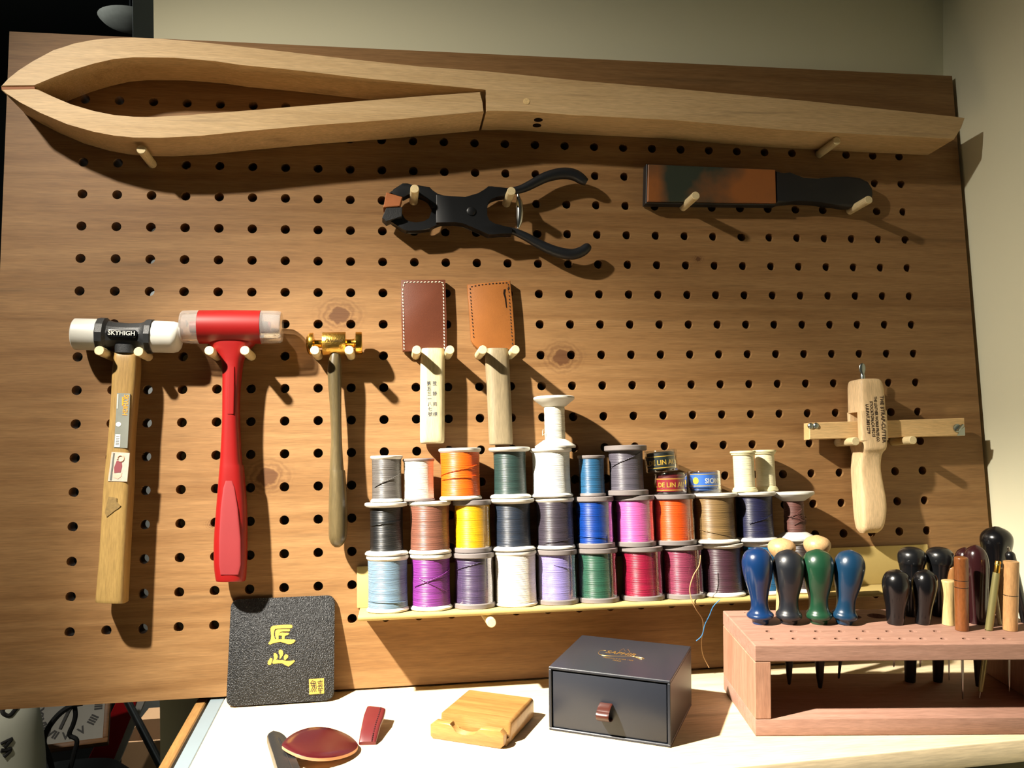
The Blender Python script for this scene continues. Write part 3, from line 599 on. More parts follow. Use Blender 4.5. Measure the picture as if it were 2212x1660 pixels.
rows = [(*Z7([(985, 690)])[0], *Z7([(1172, 690)])[0], .0085), (*Z7([(980, 780)])[0], *Z7([(1180, 780)])[0], .0098), (*Z7([(995, 1050)])[0], *Z7([(1195, 1050)])[0], .0100), (*Z7([(1008, 1350)])[0], *Z7([(1208, 1345)])[0], .0100), (*Z7([(1015, 1485)])[0], *Z7([(1213, 1480)])[0], .0096), (*Z7([(1020, 1508)])[0], *Z7([(1208, 1503)])[0], .0088)]
mk('handle', loft(px_secs(rows, .0112, 3.0), 32), gryw, k2, 40)

# ================================================================== STRAP CUTTER
Z8 = lambda p: zc(1700, 760, 1932 / 512, p)
maple = wood('pale_maple', '#e0c49a', '#cfae80', stretch=(60, 6, 60), rough=.5, rings=3, bump=.05)
mapleh = wood('pale_maple_bar', '#dcb985', '#c9a26a', stretch=(6, 80, 80), rough=.5, rings=3, bump=.05)
zinc = plain('zinc_steel', '#a7b0ae', rough=.3, metal=1, var=.1, scale=200)
F = .033
kc = bp(*Z8([(720, 1485)])[0], F)
sc_ = root_b('strap_cutter', 'pale wooden strap cutter with sliding measuring bar and stamped head', 'leather tool', kc.x, kc.y)
def fs(y, xl, xr, w0=.004, w1=F, n=5.0):
    a, b_ = bp(*Z8([(xl, y)])[0], F), bp(*Z8([(xr, y)])[0], F)
    return (V(((a.x + b_.x) / 2, (a.y + b_.y) / 2, (w0 + w1) / 2)), V(((b_.x - a.x) / 2, 0, 0)), V((0, 0, (w1 - w0) / 2)), n)
bar_t, bar_b = .0225, .0105
b = NB()
loft([fs(*q) for q in smooth_path([(216, 625, 755, .008, F - .004), (226, 606, 782, .006, F - .001), (265, 602, 803, .004, F), (350, 602, 816, .004, F), (486, 606, 826, .004, F)], 4)], 32, b)
loft([fs(480, 607, 825, bar_t + .0005, F - .0001, 5), fs(724, 615.5, 836.5, bar_t + .0005, F - .0001, 5)], 32, b)
loft([fs(480, 611, 820, .0042, bar_b - .0005, 5), fs(724, 620, 831, .0042, bar_b - .0005, 5)], 32, b)
loft([fs(*q) for q in smooth_path([(718, 614, 838, .004, F), (760, 620, 838, .004, F), (795, 626, 830, .005, F - .0005), (830, 632, 812, .006, F - .003), (880, 626, 806, .007, F - .0045), (960, 618, 806, .0075, F - .005), (1080, 624, 822, .0075, F - .004), (1200, 632, 840, .0075, F - .003), (1300, 636, 844, .008, F - .003), (1390, 644, 836, .009, F - .004), (1450, 656, 822, .010, F - .006), (1485, 675, 795, .013, F - .010)], 4)], 32, b)
mk('body', b, maple, sc_, 50)
BW = bar_t
mk('bar', prism(outline_b(Z8([(183, 580), (1447, 541), (1451, 685), (184, 716)]), BW), bar_b, BW, .0006), mapleh, sc_)
for (x, y) in ((194, 606), (237, 604)):
    q = bp(*Z8([(x, y)])[0], BW); mk('screw', lathe(q, q + V((0, 0, 1)), [(-.001, .0030), (.0004, .0030), (.0014, .0020), (.0017, 0)], 16), zinc, sc_)
mk('end_plate', prism(outline_b(Z8([(1410, 640), (1448, 610), (1451, 684), (1385, 686)]), BW), BW - .001, BW + .0003), zinc, sc_)
q = bp(*Z8([(1385, 625)])[0], BW); mk('blade_screw', loft([(q + V((0, 0, -.001)), V((.0042, .001, 0)), V((-.001, .0042, 0)), 2), (q + V((0, 0, .0015)), V((.004, .001, 0)), V((-.001, .004, 0)), 2)], 18), zinc, sc_)
mk('wing', box(-.0045, .0045, -.0012, .0012, 0, .0045, .001, 2, None, Matrix.Translation(q + V((.001, .0005, .0012))) @ Matrix.Rotation(.7, 4, 'Z')), zinc, sc_)
qa, qb = bp(*Z8([(617, 222)])[0], .020), bp(*Z8([(612, 95)])[0], .020)
mk('wing_screw', loft([(qa + (qb - qa) * t, V((x, 0, 0)), V((0, 0, z)), 2) for t, x, z in smooth_path([(0, .0024, .0024), (.2, .0023, .0023), (.3, .0020, .0016), (.42, .0026, .0014), (.6, .0034, .0014), (.8, .0033, .0014), (.93, .0024, .0013), (1, .0010, .0008)], 3)], 20), zinc, sc_, 60)
inkd = plain('stamped_brown_ink', '#3a2a1c', rough=.8)
for body, (xa, ya), (xb, yb), sz in (('THE STRAP-CUTTER', (770, 358), (792, 742), 1.0), ('THE LEATHER WORKS PROD.CO.', (717, 365), (742, 738), .72), ('STOCKTON,CA.95215', (684, 405), (706, 695), .75), ('U.S.PAT.3831279', (650, 428), (665, 668), .75)):
    A, B = bp(*Z8([(xa, ya)])[0], F + .0001), bp(*Z8([(xb, yb)])[0], F + .0001); d = B - A
    me = text_mesh(body, .0056 * sz, ext=.00015, bold=.00004); wdt = max(v.co.x for v in me.vertices) - min(v.co.x for v in me.vertices)
    me.transform(Matrix.Translation(-OFF[sc_.name]) @ Matrix.Translation((A + B) / 2) @ Matrix.Rotation(math.atan2(d.y, d.x), 4, 'Z') @ Matrix.Diagonal((d.length / wdt, 1, 1, 1)))
    mk('stamp', me, inkd, sc_)

# ================================================================== KRAFT TRAY
TV = -.4706
kraft = plain('kraft_board', '#b09a5e', rough=.7, var=.06, scale=40, bump=.1)
tray = root_b('kraft_tray', 'long kraft cardboard tray holding the stacked thread spools', 'tray', .527, TV - .0038)
mk('tray_back', box(.2445, .808, TV, -.4335, .0006, .0030, .0008), kraft, tray)
mk('tray_base', box(.2470, .806, TV - .0038, TV, .0006, .0490, .0006), kraft, tray)
mk('tray_lip', lathe((.2470, TV - .0016, .0490), (.806, TV - .0016, .0490), [(0, .0026), (1, .0026)], 16), kraft, tray)

# ================================================================== THREAD SPOOLS
whitep = plain('white_spool_plastic', '#c8c5bb', rough=.45, var=.02)
greyp = plain('grey_spool_plastic', '#706967', rough=.45, var=.03)
sleeve = clear('clear_sleeve', (.97, .97, .97, 1), refl=.10, rough=.05)
WC = .0262
def spool(label, kind, pl_, pr_, py, v0, h, col, rt=.90, strands=(), wc=WC, flc=None, fth=None, rgh=.38, dark=.48, group='thread spools on the kraft tray'):
    a, b_ = bp(pl_, py, wc), bp(pr_, py, wc); uc = (a.x + b_.x) / 2; rf = (b_.x - a.x) / 2
    r_ = root_b('thread_spool', label, 'thread spool', uc, v0, wc, group)
    p0 = V((uc, v0 + .0001, wc)); p1 = p0 + V((0, 1, 0)); T = rf * rt
    tm = thread('thread_' + col.strip('#'), col, rgh, dark); fm = flc or (whitep if kind == 'A' else greyp); h -= .0002
    if kind == 'A':
        f = fth or .0022
        mk('flange', lathe(p0, p1, [(0, rf * .90), (.0005, rf * .97), (f * .5, rf), (f, rf), (f + .0014, rf * .93), (f + .0022, T * .97)], 40), fm, r_)
        mk('flange', lathe(p0, p1, [(h - f - .0022, T * .97), (h - f - .0012, rf * .95), (h - f, rf), (h - .0006, rf), (h, rf * .96)], 40), fm, r_)
        lo, hi = f + .0016, h - f - .0016
    else:
        f = fth or .0046
        mk('flange', lathe(p0, p1, [(0, rf * .96), (.0006, rf), (f - .0008, rf), (f, rf * .96)], 40), fm, r_)
        mk('flange', lathe(p0, p1, [(h - f, rf * .96), (h - f + .0008, rf), (h - .0006, rf), (h, rf * .96)], 40), fm, r_)
        lo, hi = f, h - f
        if kind == 'B': mk('clear_sleeve', lathe(p0, p1, [(lo, rf * .955), (hi, rf * .955)], 40, caps=False), sleeve, r_)
    n = 9; prof = [(lo + (hi - lo) * i / n, T * (1 - .02 * math.sin(math.pi * i / n))) for i in range(n + 1)]
    th = mk('wound_thread', lathe(p0, p1, prof, 48), tm, r_)
    for (a0_, y0, a1_, y1) in strands:
        P = []
        for k in range(13):
            t = k / 12; an = math.radians(a0_ + (a1_ - a0_) * t); rr = T + .0004
            P.append((uc + rr * math.sin(an), v0 + lo + (hi - lo) * (y0 + (y1 - y0) * t), wc + rr * math.cos(an)))
        mk('loose_strand', tube(P, .00032, 6), tm, th)
    return r_
B0, B1, B2 = TV, -.4222, -.3757; H0 = B1 - B0; H1 = B2 - B1
# bottom row
spool('light blue thread spool with white flanges in the bottom row', 'A', 791.5, 884, 1265, B0, H0, '#8fb2cf', .93, [(-70, .16, 60, .12)])
spool('bright purple thread spool with crossed loose strands', 'A', 885, 977, 1262, B0, H0, '#9a3fa6', .90, [(-60, .42, 75, .78), (-40, .62, 50, .30)])
spool('slate violet thread spool in a clear sleeve with grey flanges', 'B', 979, 1069, 1260, B0, H0, '#6d5a86', .87, [(-70, .75, 30, .95)])
spool('cream white thread spool in the bottom row', 'A', 1068, 1160, 1255, B0, H0, '#efe8dc', .95, dark=.8)
spool('lavender thread spool in a clear sleeve with grey flanges', 'B', 1159, 1248, 1252, B0, H0, '#a79be0', .87, [(-20, .8, 60, .65)], dark=.7)
spool('sea green thread spool in a clear sleeve with grey flanges', 'B', 1246, 1335, 1248, B0, H0, '#3f7d62', .87)
spool('crimson red thread spool in a clear sleeve with grey flanges', 'B', 1340, 1432, 1243, B0, H0, '#c51c4c', .87)
spool('raspberry pink thread spool in a clear sleeve with grey flanges', 'B', 1430, 1519, 1239, B0, H0, '#b4496c', .87)
spool('dark plum thread spool with white flanges in the bottom row', 'A', 1513, 1605, 1235, B0, H0, '#52303f', .86)
spool('sky blue thread spool half hidden behind the glossy blue awl', 'A', 1606, 1690, 1230, B0, H0, '#2b7cb4', .90)
spool('dark brown thread spool behind the green awl', 'A', 1694, 1776, 1226, B0, H0, '#3b2c27', .88)
# middle row
spool('black thread spool with wide white flanges', 'A', 788, 882, 1145, B1, H1, '#14181b', .76, [(-70, .58, 70, .70)])
spool('copper brown thread spool with white flanges', 'A', 882, 975, 1141, B1, H1, '#9a6350', .91)
spool('golden yellow thread spool with grey flanges', 'B', 979, 1062, 1140, B1, H1, '#f6bd12', .92, dark=.75)
spool('navy thread spool with white flanges above the cream spool', 'A', 1060, 1155, 1136, B1, H1, '#2a3648', .80)
spool('charcoal violet thread spool with white flanges', 'A', 1157, 1241, 1134, B1, H1, '#4b4350', .93, [(-50, .05, 60, .18)])
spool('royal blue thread spool in a clear sleeve with grey flanges', 'B', 1242, 1326, 1130, B1, H1, '#0a55c8', .90, [(-80, .18, 85, .10)])
spool('pink thread spool in a clear sleeve with grey flanges', 'B', 1329, 1414, 1127, B1, H1, '#e06ab4', .90, dark=.75)
spool('bright orange thread spool in a clear sleeve with grey flanges', 'B', 1411.6, 1501, 1124, B1, H1, '#ee5a14', .87, dark=.75)
spool('tan thread spool with white flanges', 'A', 1494, 1592, 1119, B1, H1, '#a08050', .84, [(-70, .25, 40, .06)])
spool('indigo blue thread spool under the two ivory spools', 'A', 1585, 1675, 1123, B1, H1, '#23264f', .82, [(-40, .35, 40, .55)])
# top row
def vtop(x, y, w=WC): return bp(x, y, w).y
spool('small silver grey thread spool with white flanges', 'A', 800, 871, 1035, B2, vtop(835, 985) - B2, '#75706c', .90, [(-55, .30, 55, .62)], fth=.0014)
spool('small white thread spool with grey flanges', 'C', 870, 939, 1035, B2, vtop(905, 991) - B2, '#ece6d6', .94, fth=.0026, dark=.8)
spool('large orange thread spool with white flanges in the top row', 'A', 948, 1040, 1025, B2, vtop(994, 969) - B2, '#f0640c', .92, [(-80, .48, 60, .72), (-70, .38, 70, .48)], dark=.75)
spool('dark green thread spool with white flanges', 'A', 1057, 1146, 1022, B2, vtop(1100, 967) - B2, '#35504b', .78)
spool('thick white thread spool below the white cone spool', 'A', 1146, 1235.5, 1020, B2, vtop(1190, 969) - B2, '#eceee8', .90, dark=.8)
spool('small steel blue thread spool with grey flanges', 'C', 1249, 1307, 1027, B2, vtop(1280, 984) - B2, '#2f6f9e', .92, fth=.003)
spool('grey violet thread spool with wide grey flanges', 'C', 1308, 1397, 1017, B2, vtop(1352, 963) - B2, '#6b6673', .80, [(-70, .6, 40, .95)], fth=.005)
# two ivory spools
ivs = plain('ivory_plastic', '#d6cb9e', rough=.45, var=.03)
for (l, r_, tp_) in ((1580, 1634, 975), (1628.5, 1678, 973)):
    wz_ = .030 if l < 1600 else .018
    a, b_ = bp(l, 1020, wz_), bp(r_, 1020, wz_); uc = (a.x + b_.x) / 2; rf = (b_.x - a.x) / 2 * .97; hh = vtop((l + r_) / 2, tp_, wz_) - B2
    sp = root_b('ivory_spool', ('slim ivory spool standing in front beside the blue labelled box' if l < 1600 else 'slim ivory spool standing behind, next to the brown cone spool'), 'thread spool', uc, B2, wz_, 'pair of ivory spools')
    p0 = V((uc, B2 + .0001, wz_)); p1 = p0 + V((0, 1, 0))
    mk('core', lathe(p0, p1, [(.003, rf * .80), (hh - .003, rf * .80)], 36), thread('thread_ivory', '#f0e6bd', dark=.9), sp)
    for s0 in (0, 1):
        pr = [(0, rf * .97), (.0006, rf), (.0018, rf), (.0023, rf * .93), (.0035, rf * .92), (.0045, rf * .81)]
        pr = pr if s0 == 0 else [(hh - t, r) for t, r in reversed(pr)]
        mk('flange', lathe(p0, p1, pr, 36), ivs, sp)
# cone spools
def cone_spool(label, pl_, pr_, ptop, v0, hh, col, neck, wob):
    a, b_ = bp(pl_, ptop, WC), bp(pr_, ptop, WC); uc = (a.x + b_.x) / 2; rf = (b_.x - a.x) / 2
    r_ = root_b('cone_spool', label, 'thread spool', uc, v0, WC); p0 = V((uc, v0 + .0001, WC)); p1 = p0 + V((0, 1, 0))
    mk('flange', lathe(p0, p1, [(0, rf * .98), (.0016, rf), (.0022, rf * .98), (hh * .16, rf * neck * 1.12), (hh * .17, rf * neck * .9)], 40), whitep, r_)
    mk('flange', lathe(p0, p1, [(hh * .80, rf * neck * .9), (hh * .81, rf * neck * 1.12), (hh - .0030, rf * .97), (hh - .0022, rf), (hh - .0006, rf), (hh, rf * .96)], 40), whitep, r_)
    n = 14; prof = [(hh * (.16 + .65 * i / n), rf * neck * (1 + wob * random.uniform(-1, 1))) for i in range(n + 1)]
    tm = thread('thread_' + col.strip('#'), col, .6, .6); t_ = mk('wound_thread', lathe(p0, p1, prof, 40), tm, r_)
    return r_, t_, tm, uc, rf * neck
cs, ct, cm, cu_, cr_ = cone_spool('white cone spool of cream thread standing on a thick white spool', 1153, 1240, 862, vtop(1190, 969), vtop(1196, 858) - vtop(1190, 969), '#eee6cf', .50, .02)
v_ = vtop(1190, 969); mk('loose_strand', tube([(cu_ - cr_, v_ + .014, WC + .004), (cu_ - cr_ - .003, v_ + .012, WC + .004), (cu_ - cr_ - .003, v_ + .015, WC + .005), (cu_ - cr_ - .0026, v_ + .017, WC + .006)], .0004, 6), cm, ct)
cs, ct, cm, cu_, cr_ = cone_spool('white cone spool with tangled reddish brown thread', 1670.6, 1754.6, 1068, B1, vtop(1712, 1064) - B1 + .0005, '#77463c', .48, .03)
for k in range(5):
    a0_ = random.uniform(-80, 0); P = []
    for i in range(9):
        t = i / 8; an = math.radians(a0_ + 95 * t); rr = cr_ + .0007 + .0012 * math.sin(math.pi * t) * random.random()
        P.append((cu_ + rr * math.sin(an), B1 + .0145 + .003 * k + .004 * math.sin(t * 3 + k), WC + rr * math.cos(an)))
    mk('loose_strand', tube(P, .0003, 6), cm, ct)
# round clear thread boxes
def wrap_text(me, R):
    for v in me.vertices:
        a = v.co.x / R; rr = R + v.co.z; v.co = V((rr * math.sin(a), v.co.y, rr * math.cos(a)))
goldp = plain('print_gold', '#d8b04c', rough=.4, metal=.3)
tinbox = clear('clear_box_plastic', (.93, .95, .95, 1), refl=.14, rough=.04)
def thread_box(label, l, r, py, v0, hh, col, txt, tilt, flip, shift, inkc, wz_=.024):
    a, b_ = bp(l, py, wz_), bp(r, py, wz_); uc = (a.x + b_.x) / 2; R = (b_.x - a.x) / 2
    rt = root_b('thread_box', label, 'thread box', uc, v0, wz_, 'round clear thread boxes')
    rt.matrix_world = rt.matrix_world @ Matrix.Rotation(tilt, 4, 'Z'); OFF[rt.name] = V((0, 0, 0))
    p0, p1 = V((0, .0002, 0)), V((0, 1.0002, 0))
    mk('clear_case', lathe(p0, p1, [(0, R * .97), (.0007, R), (hh * .30, R), (hh * .31, R * .985), (hh * .34, R * .985), (hh * .35, R), (hh - .0007, R), (hh, R * .97)], 44), tinbox, rt, 40)
    mk('thread_ball', lathe(p0, p1, [(hh * .08, R * .6), (hh * .14, R * .84), (hh * .5, R * .87), (hh * .86, R * .84), (hh * .92, R * .6)], 36), thread('thread_box_' + col.strip('#'), col, .6), rt)
    y0, y1 = (hh * .12, hh * .74) if not flip else (hh * .26, hh * .88)
    bd = mk('label_band', lathe(p0, p1, [(y0, R * .93), (y1, R * .93)], 44, caps=False), plain('band_' + col.strip('#'), col, rough=.5, var=.03), rt)
    for yy in (y0 + hh * .05, y1 - hh * .05): mk('gold_line', lathe(p0, p1, [(yy, R * .937), (yy + hh * .035, R * .937)], 44, caps=False), goldp, bd)
    me = text_mesh(txt, hh * .31, ext=.0001, bold=.00010, sx=.95)
    if flip: me.transform(Matrix.Rotation(math.pi, 4, 'Z'))
    me.transform(Matrix.Translation((shift, (y0 + y1) / 2, 0))); wrap_text(me, R * .94); mk('lettering', me, inkc, bd)
    if flip:
        b = prism(oval(.0030, .0032), 0, .0001); me2 = bpy.data.meshes.new('d'); b.to_mesh(me2); b.free(); me2.transform(Matrix.Translation((-R * .86, (y0 + y1) / 2, 0)))
        wrap_text(me2, R * .94); mk('yellow_dot', me2, plain('print_yellow', '#e8c83c', rough=.5), bd)
h2 = vtop(1447, 1022, .024) - B2
thread_box('round clear thread box with dark red label', 1413, 1483, 1045, B2, h2, '#8a1c26', 'FIL DE LIN AU CHINOIS', 0, False, .0045, goldp)
thread_box('round clear thread box with black label on top of the red one', 1396, 1464, 1001, B2 + h2 + .0012, h2 * 1.02, '#15201f', 'FIL DE LIN AU CHINOIS', .07, False, .0045, goldp)
thread_box('round clear thread box with blue upside down label', 1486.5, 1556, 1040, B2, vtop(1520, 1018, .024) - B2, '#3a6cc0', 'FIL AU CHINOIS', 0, True, .0170, plain('print_silver', '#d9d3c6', rough=.4))
# threads hanging from the tray
def hang(name, label, pts, col, r=.00045):
    P = [bp(x, y, w) for x, y, w in pts]; sp = smooth_path([tuple(p) for p in P], 6)
    o = mk(name, tube(sp, r, 6), plain('strand_' + col.strip('#'), col, rough=.6)); o.matrix_world = BM
    return tag(o, label, 'thread')
ZT = lambda x, y: zc(1380, 1200, 3.607, [(x, y)])[0]
hang('hanging_thread', 'fine tan thread end hanging down in front of the raspberry spool', [(*ZT(480, 0), .052), (*ZT(470, 80), .053), (*ZT(425, 160), .053), (*ZT(397, 260), .053), (*ZT(412, 350), .054), (*ZT(445, 420), .052), (*ZT(495, 500), .045), (*ZT(500, 580), .035), (*ZT(487, 680), .025), (*ZT(500, 780), .018), (*ZT(548, 878), .014)], '#b08a5c')
hang('hanging_thread', 'short light blue thread end hanging below the plum spool', [(*ZT(632, 347), .054), (*ZT(580, 400), .052), (*ZT(550, 470), .048), (*ZT(515, 540), .044), (*ZT(492, 625), .042), (*ZT(447, 668), .040)], '#2f6f9c', .0004)

# ================================================================== LEATHER PLAQUE
BLp, BRp = tb(488, 1532), tb(721, 1517)
exq = (BRp - BLp).normalized(); lean_a = math.radians(19.5)
eyq = (V((0, 0, 1)) * math.cos(lean_a) + V((-exq.y, exq.x, 0)) * math.sin(lean_a)).normalized(); ezq = exq.cross(eyq)
Wq = (BRp - BLp).length; tlp = onplane(501, 1300, BLp, ezq); Hq = (tlp - BLp).dot(eyq)
MQ = Matrix(((exq.x, eyq.x, ezq.x, BLp.x), (exq.y, eyq.y, ezq.y, BLp.y), (exq.z, eyq.z, ezq.z, BLp.z), (0, 0, 0, 1))) @ Matrix.Translation((0, .0016, 0))
pq = root_w('leather_plaque', 'black textured leather plaque with gold characters leaning on the pegboard', 'plaque', MQ)
def rrect(x0, x1, y0, y1, r, n=5):
    out = []
    for cx, cy, a0_ in ((x1 - r, y1 - r, 0), (x0 + r, y1 - r, 90), (x0 + r, y0 + r, 180), (x1 - r, y0 + r, 270)):
        for k in range(n + 1): a = math.radians(a0_ + 90 * k / n); out.append((cx + r * math.cos(a), cy + r * math.sin(a)))
    return out
def pebbled():
    m, nt, p = newmat('pebbled_black_leather'); setp(p, .42, 0, .5); N = nt.nodes; p.inputs['Base Color'].default_value = lin('#101215')
    tc = N.new('ShaderNodeTexCoord'); mp = N.new('ShaderNodeMapping'); mp.inputs['Rotation'].default_value = (0, 0, .6); mp.inputs['Scale'].default_value = (1, .75, 1); link(nt, tc.outputs['Object'], mp.inputs[0])
    nz = N.new('ShaderNodeTexNoise'); nz.inputs['Scale'].default_value = 1150; nz.inputs['Detail'].default_value = 1.5; link(nt, mp.outputs[0], nz.inputs['Vector'])
    bn = N.new('ShaderNodeBump'); bn.inputs['Strength'].default_value = 1.0; bn.inputs['Distance'].default_value = .0014; link(nt, nz.outputs['Fac'], bn.inputs['Height']); link(nt, bn.outputs[0], p.inputs['Normal']); return m
mk('panel', prism(rrect(0, Wq, 0, Hq, .006), -.004, 0, .0009, 2), pebbled(), pq)
goldl = plain('gold_leaf', '#e2b85a', rough=.38, metal=.55, var=.08, scale=200)
MQI = MQ.inverted()
def qpt(x, y): q = MQI @ onplane(x, y, MQ.translation + ezq * .0003, ezq); return (q.x, q.y)
ZQ = lambda p: zc(560, 1330, 8.7375, p)
def gold(nm, pts): return mk(nm, prism([qpt(*q) for q in ZQ(pts)], -.0004, .0004), goldl, pq)
g1 = [[(262, 195), (330, 190), (420, 182), (530, 176), (605, 178), (628, 200), (620, 235), (590, 245), (430, 246), (300, 258), (285, 290), (278, 360), (285, 400), (296, 445), (360, 450), (480, 448), (660, 458), (685, 478), (650, 520), (600, 543), (545, 545), (470, 520), (400, 502), (350, 508), (290, 522), (240, 535), (215, 552), (178, 545), (172, 525), (200, 490), (218, 450), (225, 380), (216, 300), (212, 255), (225, 220)],
      [(318, 275), (360, 262), (575, 260), (585, 280), (570, 300), (440, 303), (400, 318), (372, 345), (366, 380), (366, 446), (322, 446), (308, 410), (300, 370), (302, 310)],
      [(400, 330), (430, 326), (552, 332), (565, 350), (540, 372), (505, 378), (482, 400), (478, 446), (426, 446), (426, 385), (366, 380), (376, 345)]]
for q in g1: gold('gold_character_stroke', q)
for q in [[(205, 805), (240, 805), (252, 830), (238, 880), (220, 930), (180, 938), (158, 920), (162, 870), (190, 835)], [(272, 720), (305, 708), (335, 735), (352, 780), (340, 815), (318, 838), (380, 845), (440, 842), (500, 860), (590, 862), (640, 850), (668, 848), (670, 870), (620, 920), (552, 968), (500, 945), (430, 905), (360, 905), (300, 915), (260, 918), (245, 890), (262, 850), (280, 820), (272, 770)], [(375, 655), (410, 645), (445, 670), (455, 715), (440, 765), (400, 820), (380, 825), (388, 770), (370, 710), (366, 680)], [(490, 735), (520, 735), (548, 765), (540, 800), (490, 848), (466, 830), (462, 780)]]:
    gold('gold_character_stroke', q)
sl = gold('gold_seal', [(938, 1205), (1222, 1185), (1225, 1475), (945, 1497)])
ink_seal = plain('seal_ink', '#2a2216', rough=.7)
for pts in [[(965, 1285), (1010, 1225), (1030, 1250), (1062, 1255)], [(968, 1290), (1060, 1280)], [(1015, 1250), (1015, 1345), (970, 1440)], [(972, 1330), (1055, 1320)], [(1035, 1285), (1050, 1370), (1075, 1440)], [(1000, 1350), (1040, 1345), (1038, 1385)], [(1020, 1385), (1000, 1450)], [(1030, 1390), (1045, 1445)], [(985, 1290), (988, 1330)], [(1065, 1255), (1078, 1390)],
            [(1095, 1260), (1200, 1240)], [(1148, 1215), (1150, 1262)], [(1110, 1285), (1190, 1275), (1188, 1310), (1112, 1318)], [(1100, 1345), (1205, 1330)], [(1150, 1320), (1110, 1400)], [(1150, 1325), (1205, 1395)], [(1120, 1390), (1185, 1382)], [(1110, 1425), (1190, 1415)], [(1150, 1380), (1150, 1480)], [(1130, 1450), (1175, 1446)]]:
    P = [qpt(*q) for q in ZQ(pts)]; mk('seal_stroke', tube([(x, y, .00045) for x, y in P], .00028, 5), ink_seal, sl)

# ================================================================== BLACK DRAWER BOX
FLb, FRb = tb(1186, 1578), tb(1449, 1617); dxb = FRb - FLb; angb = math.atan2(dxb.y, dxb.x); Wb = dxb.length; Db, Hb = .0905, .0503
MBX = frame(FLb, angb); MBXI = MBX.inverted()
bx_ = root_w('drawer_box', 'black cardboard drawer box with brown leather pull and gold printed lid', 'box', MBX)
card = plain('black_cover_paper', '#23262e', rough=.36, spec=.5, var=.08, scale=25, bump=.06, bscale=1500)
inner = plain('dark_inside', '#0b0b0d', rough=.9)
b = NB(); t = .0022
box(0, Wb, 0, Db, Hb - t, Hb, .0005, 1, b); box(0, Wb, 0, Db, 0, t, .0005, 1, b); box(0, t, 0, Db, t, Hb - t, .0004, 1, b); box(Wb - t, Wb, 0, Db, t, Hb - t, .0004, 1, b); box(t, Wb - t, Db - t, Db, t, Hb - t, 0, 1, b)
mk('sleeve', b, card, bx_)
dr = mk('drawer', box(t + .0008, Wb - t - .0008, .0012, Db - .004, t + .0004, Hb - t - .0012, .0008, 2), card, bx_)
pn = V((math.sin(angb), -math.cos(angb), 0))
def bxf(x, y): q = MBXI @ onplane(x, y, FLb, pn); return q
tc_ = bxf(1309, 1521); tw = (bxf(1323, 1540) - bxf(1296, 1540)).length / 2; bot_ = bxf(1309, 1560)
pull_l = plain('pull_brown_leather', '#40190f', rough=.35, spec=.5)
secs = []; dz = tc_.z - bot_.z
for k in range(15):
    a = math.pi * k / 14; secs.append((V((tc_.x, .0014 - .0125 * math.sin(a), tc_.z - .0005 - dz * .85 * (1 - math.cos(a)) / 2)), V((tw, 0, 0)), V((0, -math.sin(a - math.pi / 2) * 0 + .0006, .0006)), 6))
secs = [(c, X, V((0, .0007 * math.sin(math.pi * i / 14), .0007 * math.cos(math.pi * i / 14))), n) for i, (c, X, Y, n) in enumerate(secs)]
mk('pull_tab', loft(secs, 12), pull_l, dr, 50, label='brown leather pull loop')
def btop(x, y): q = MBXI @ onplane(x, y, V((0, 0, TZ + Hb)), V((0, 0, 1))); return V((q.x, q.y, Hb + .00005))
goldf = plain('gold_foil', '#c49a52', rough=.3, metal=.8)
def lid_text(nm, body, A, B, size, **k):
    A, B = btop(*A), btop(*B); d = B - A; me = text_mesh(body, size, ext=.00008, **k); wdt = max(v.co.x for v in me.vertices) - min(v.co.x for v in me.vertices)
    me.transform(Matrix.Translation((A + B) / 2) @ Matrix.Rotation(math.atan2(d.y, d.x), 4, 'Z') @ Matrix.Diagonal((d.length / wdt, 1, 1, 1))); return mk(nm, me, goldf, bx_)
lid_text('lettering', 'SAPHIR', (1309, 1408.5), (1373, 1416.5), .0095, shear=.2, bold=.00012)
lid_text('lettering', "MÉDAILLE D'OR 1925", (1304, 1421), (1368, 1428), .0032)
lid_text('lettering', 'PARIS', (1324, 1427), (1341, 1429.5), .0030)
P = smooth_path([tuple(btop(x, y)) for x, y in [(1309, 1406), (1299, 1406), (1292.5, 1411), (1299, 1416), (1320, 1418), (1345, 1418.5), (1368, 1419), (1378, 1423), (1387, 1425), (1391.5, 1423.5), (1385, 1421.5), (1372, 1420)]], 5)
mk('emblem_swoosh', tube(P, .0002, 6), goldf, bx_)
mk('emblem_peaks', tube([tuple(btop(x, y)) for x, y in [(1338, 1407.5), (1347, 1402), (1351, 1408), (1356.5, 1403.5), (1361, 1410)]], .0002, 6), goldf, bx_)

# ================================================================== PHONE STAND
FLs, FRs = tb(929, 1596), tb(1083, 1620); dxs = FRs - FLs; Ws = dxs.length + .003
ps = root_w('wooden_stand', 'small honey coloured wooden phone stand with a scooped front lip', 'stand', frame(FLs, math.atan2(dxs.y, dxs.x)))
honey = wood('honey_wood', '#a27a44', '#784f26', stretch=(7, 110, 110), rough=.32, spec=.5, rings=6, coat=.25, bump=.04)
def yz_prism(pts, x0, x1, bev, seg=3):
    b = prism([(y, z) for y, z in pts], x0, x1, bev, seg); bmesh.ops.transform(b, matrix=Matrix(((0, 0, 1, 0), (1, 0, 0, 0), (0, 1, 0, 0), (0, 0, 0, 1))), verts=b.verts); return b
b = yz_prism([(.0105, .0), (.0105, .0055), (.0125, .0165), (.0645, .0165), (.0665, .0145), (.0665, 0)], .003, Ws, .0028, 4)
mk('rest_block', b, honey, ps, 40)
mk('groove_floor', box(.002, Ws - .001, .0055, .0125, .0006, .0052), honey, ps)
lipb = [(0, .002), (.002, 0), (Ws - .004, 0), (Ws - .001, .003), (Ws - .001, .0105), (Ws - .004, .0135)]
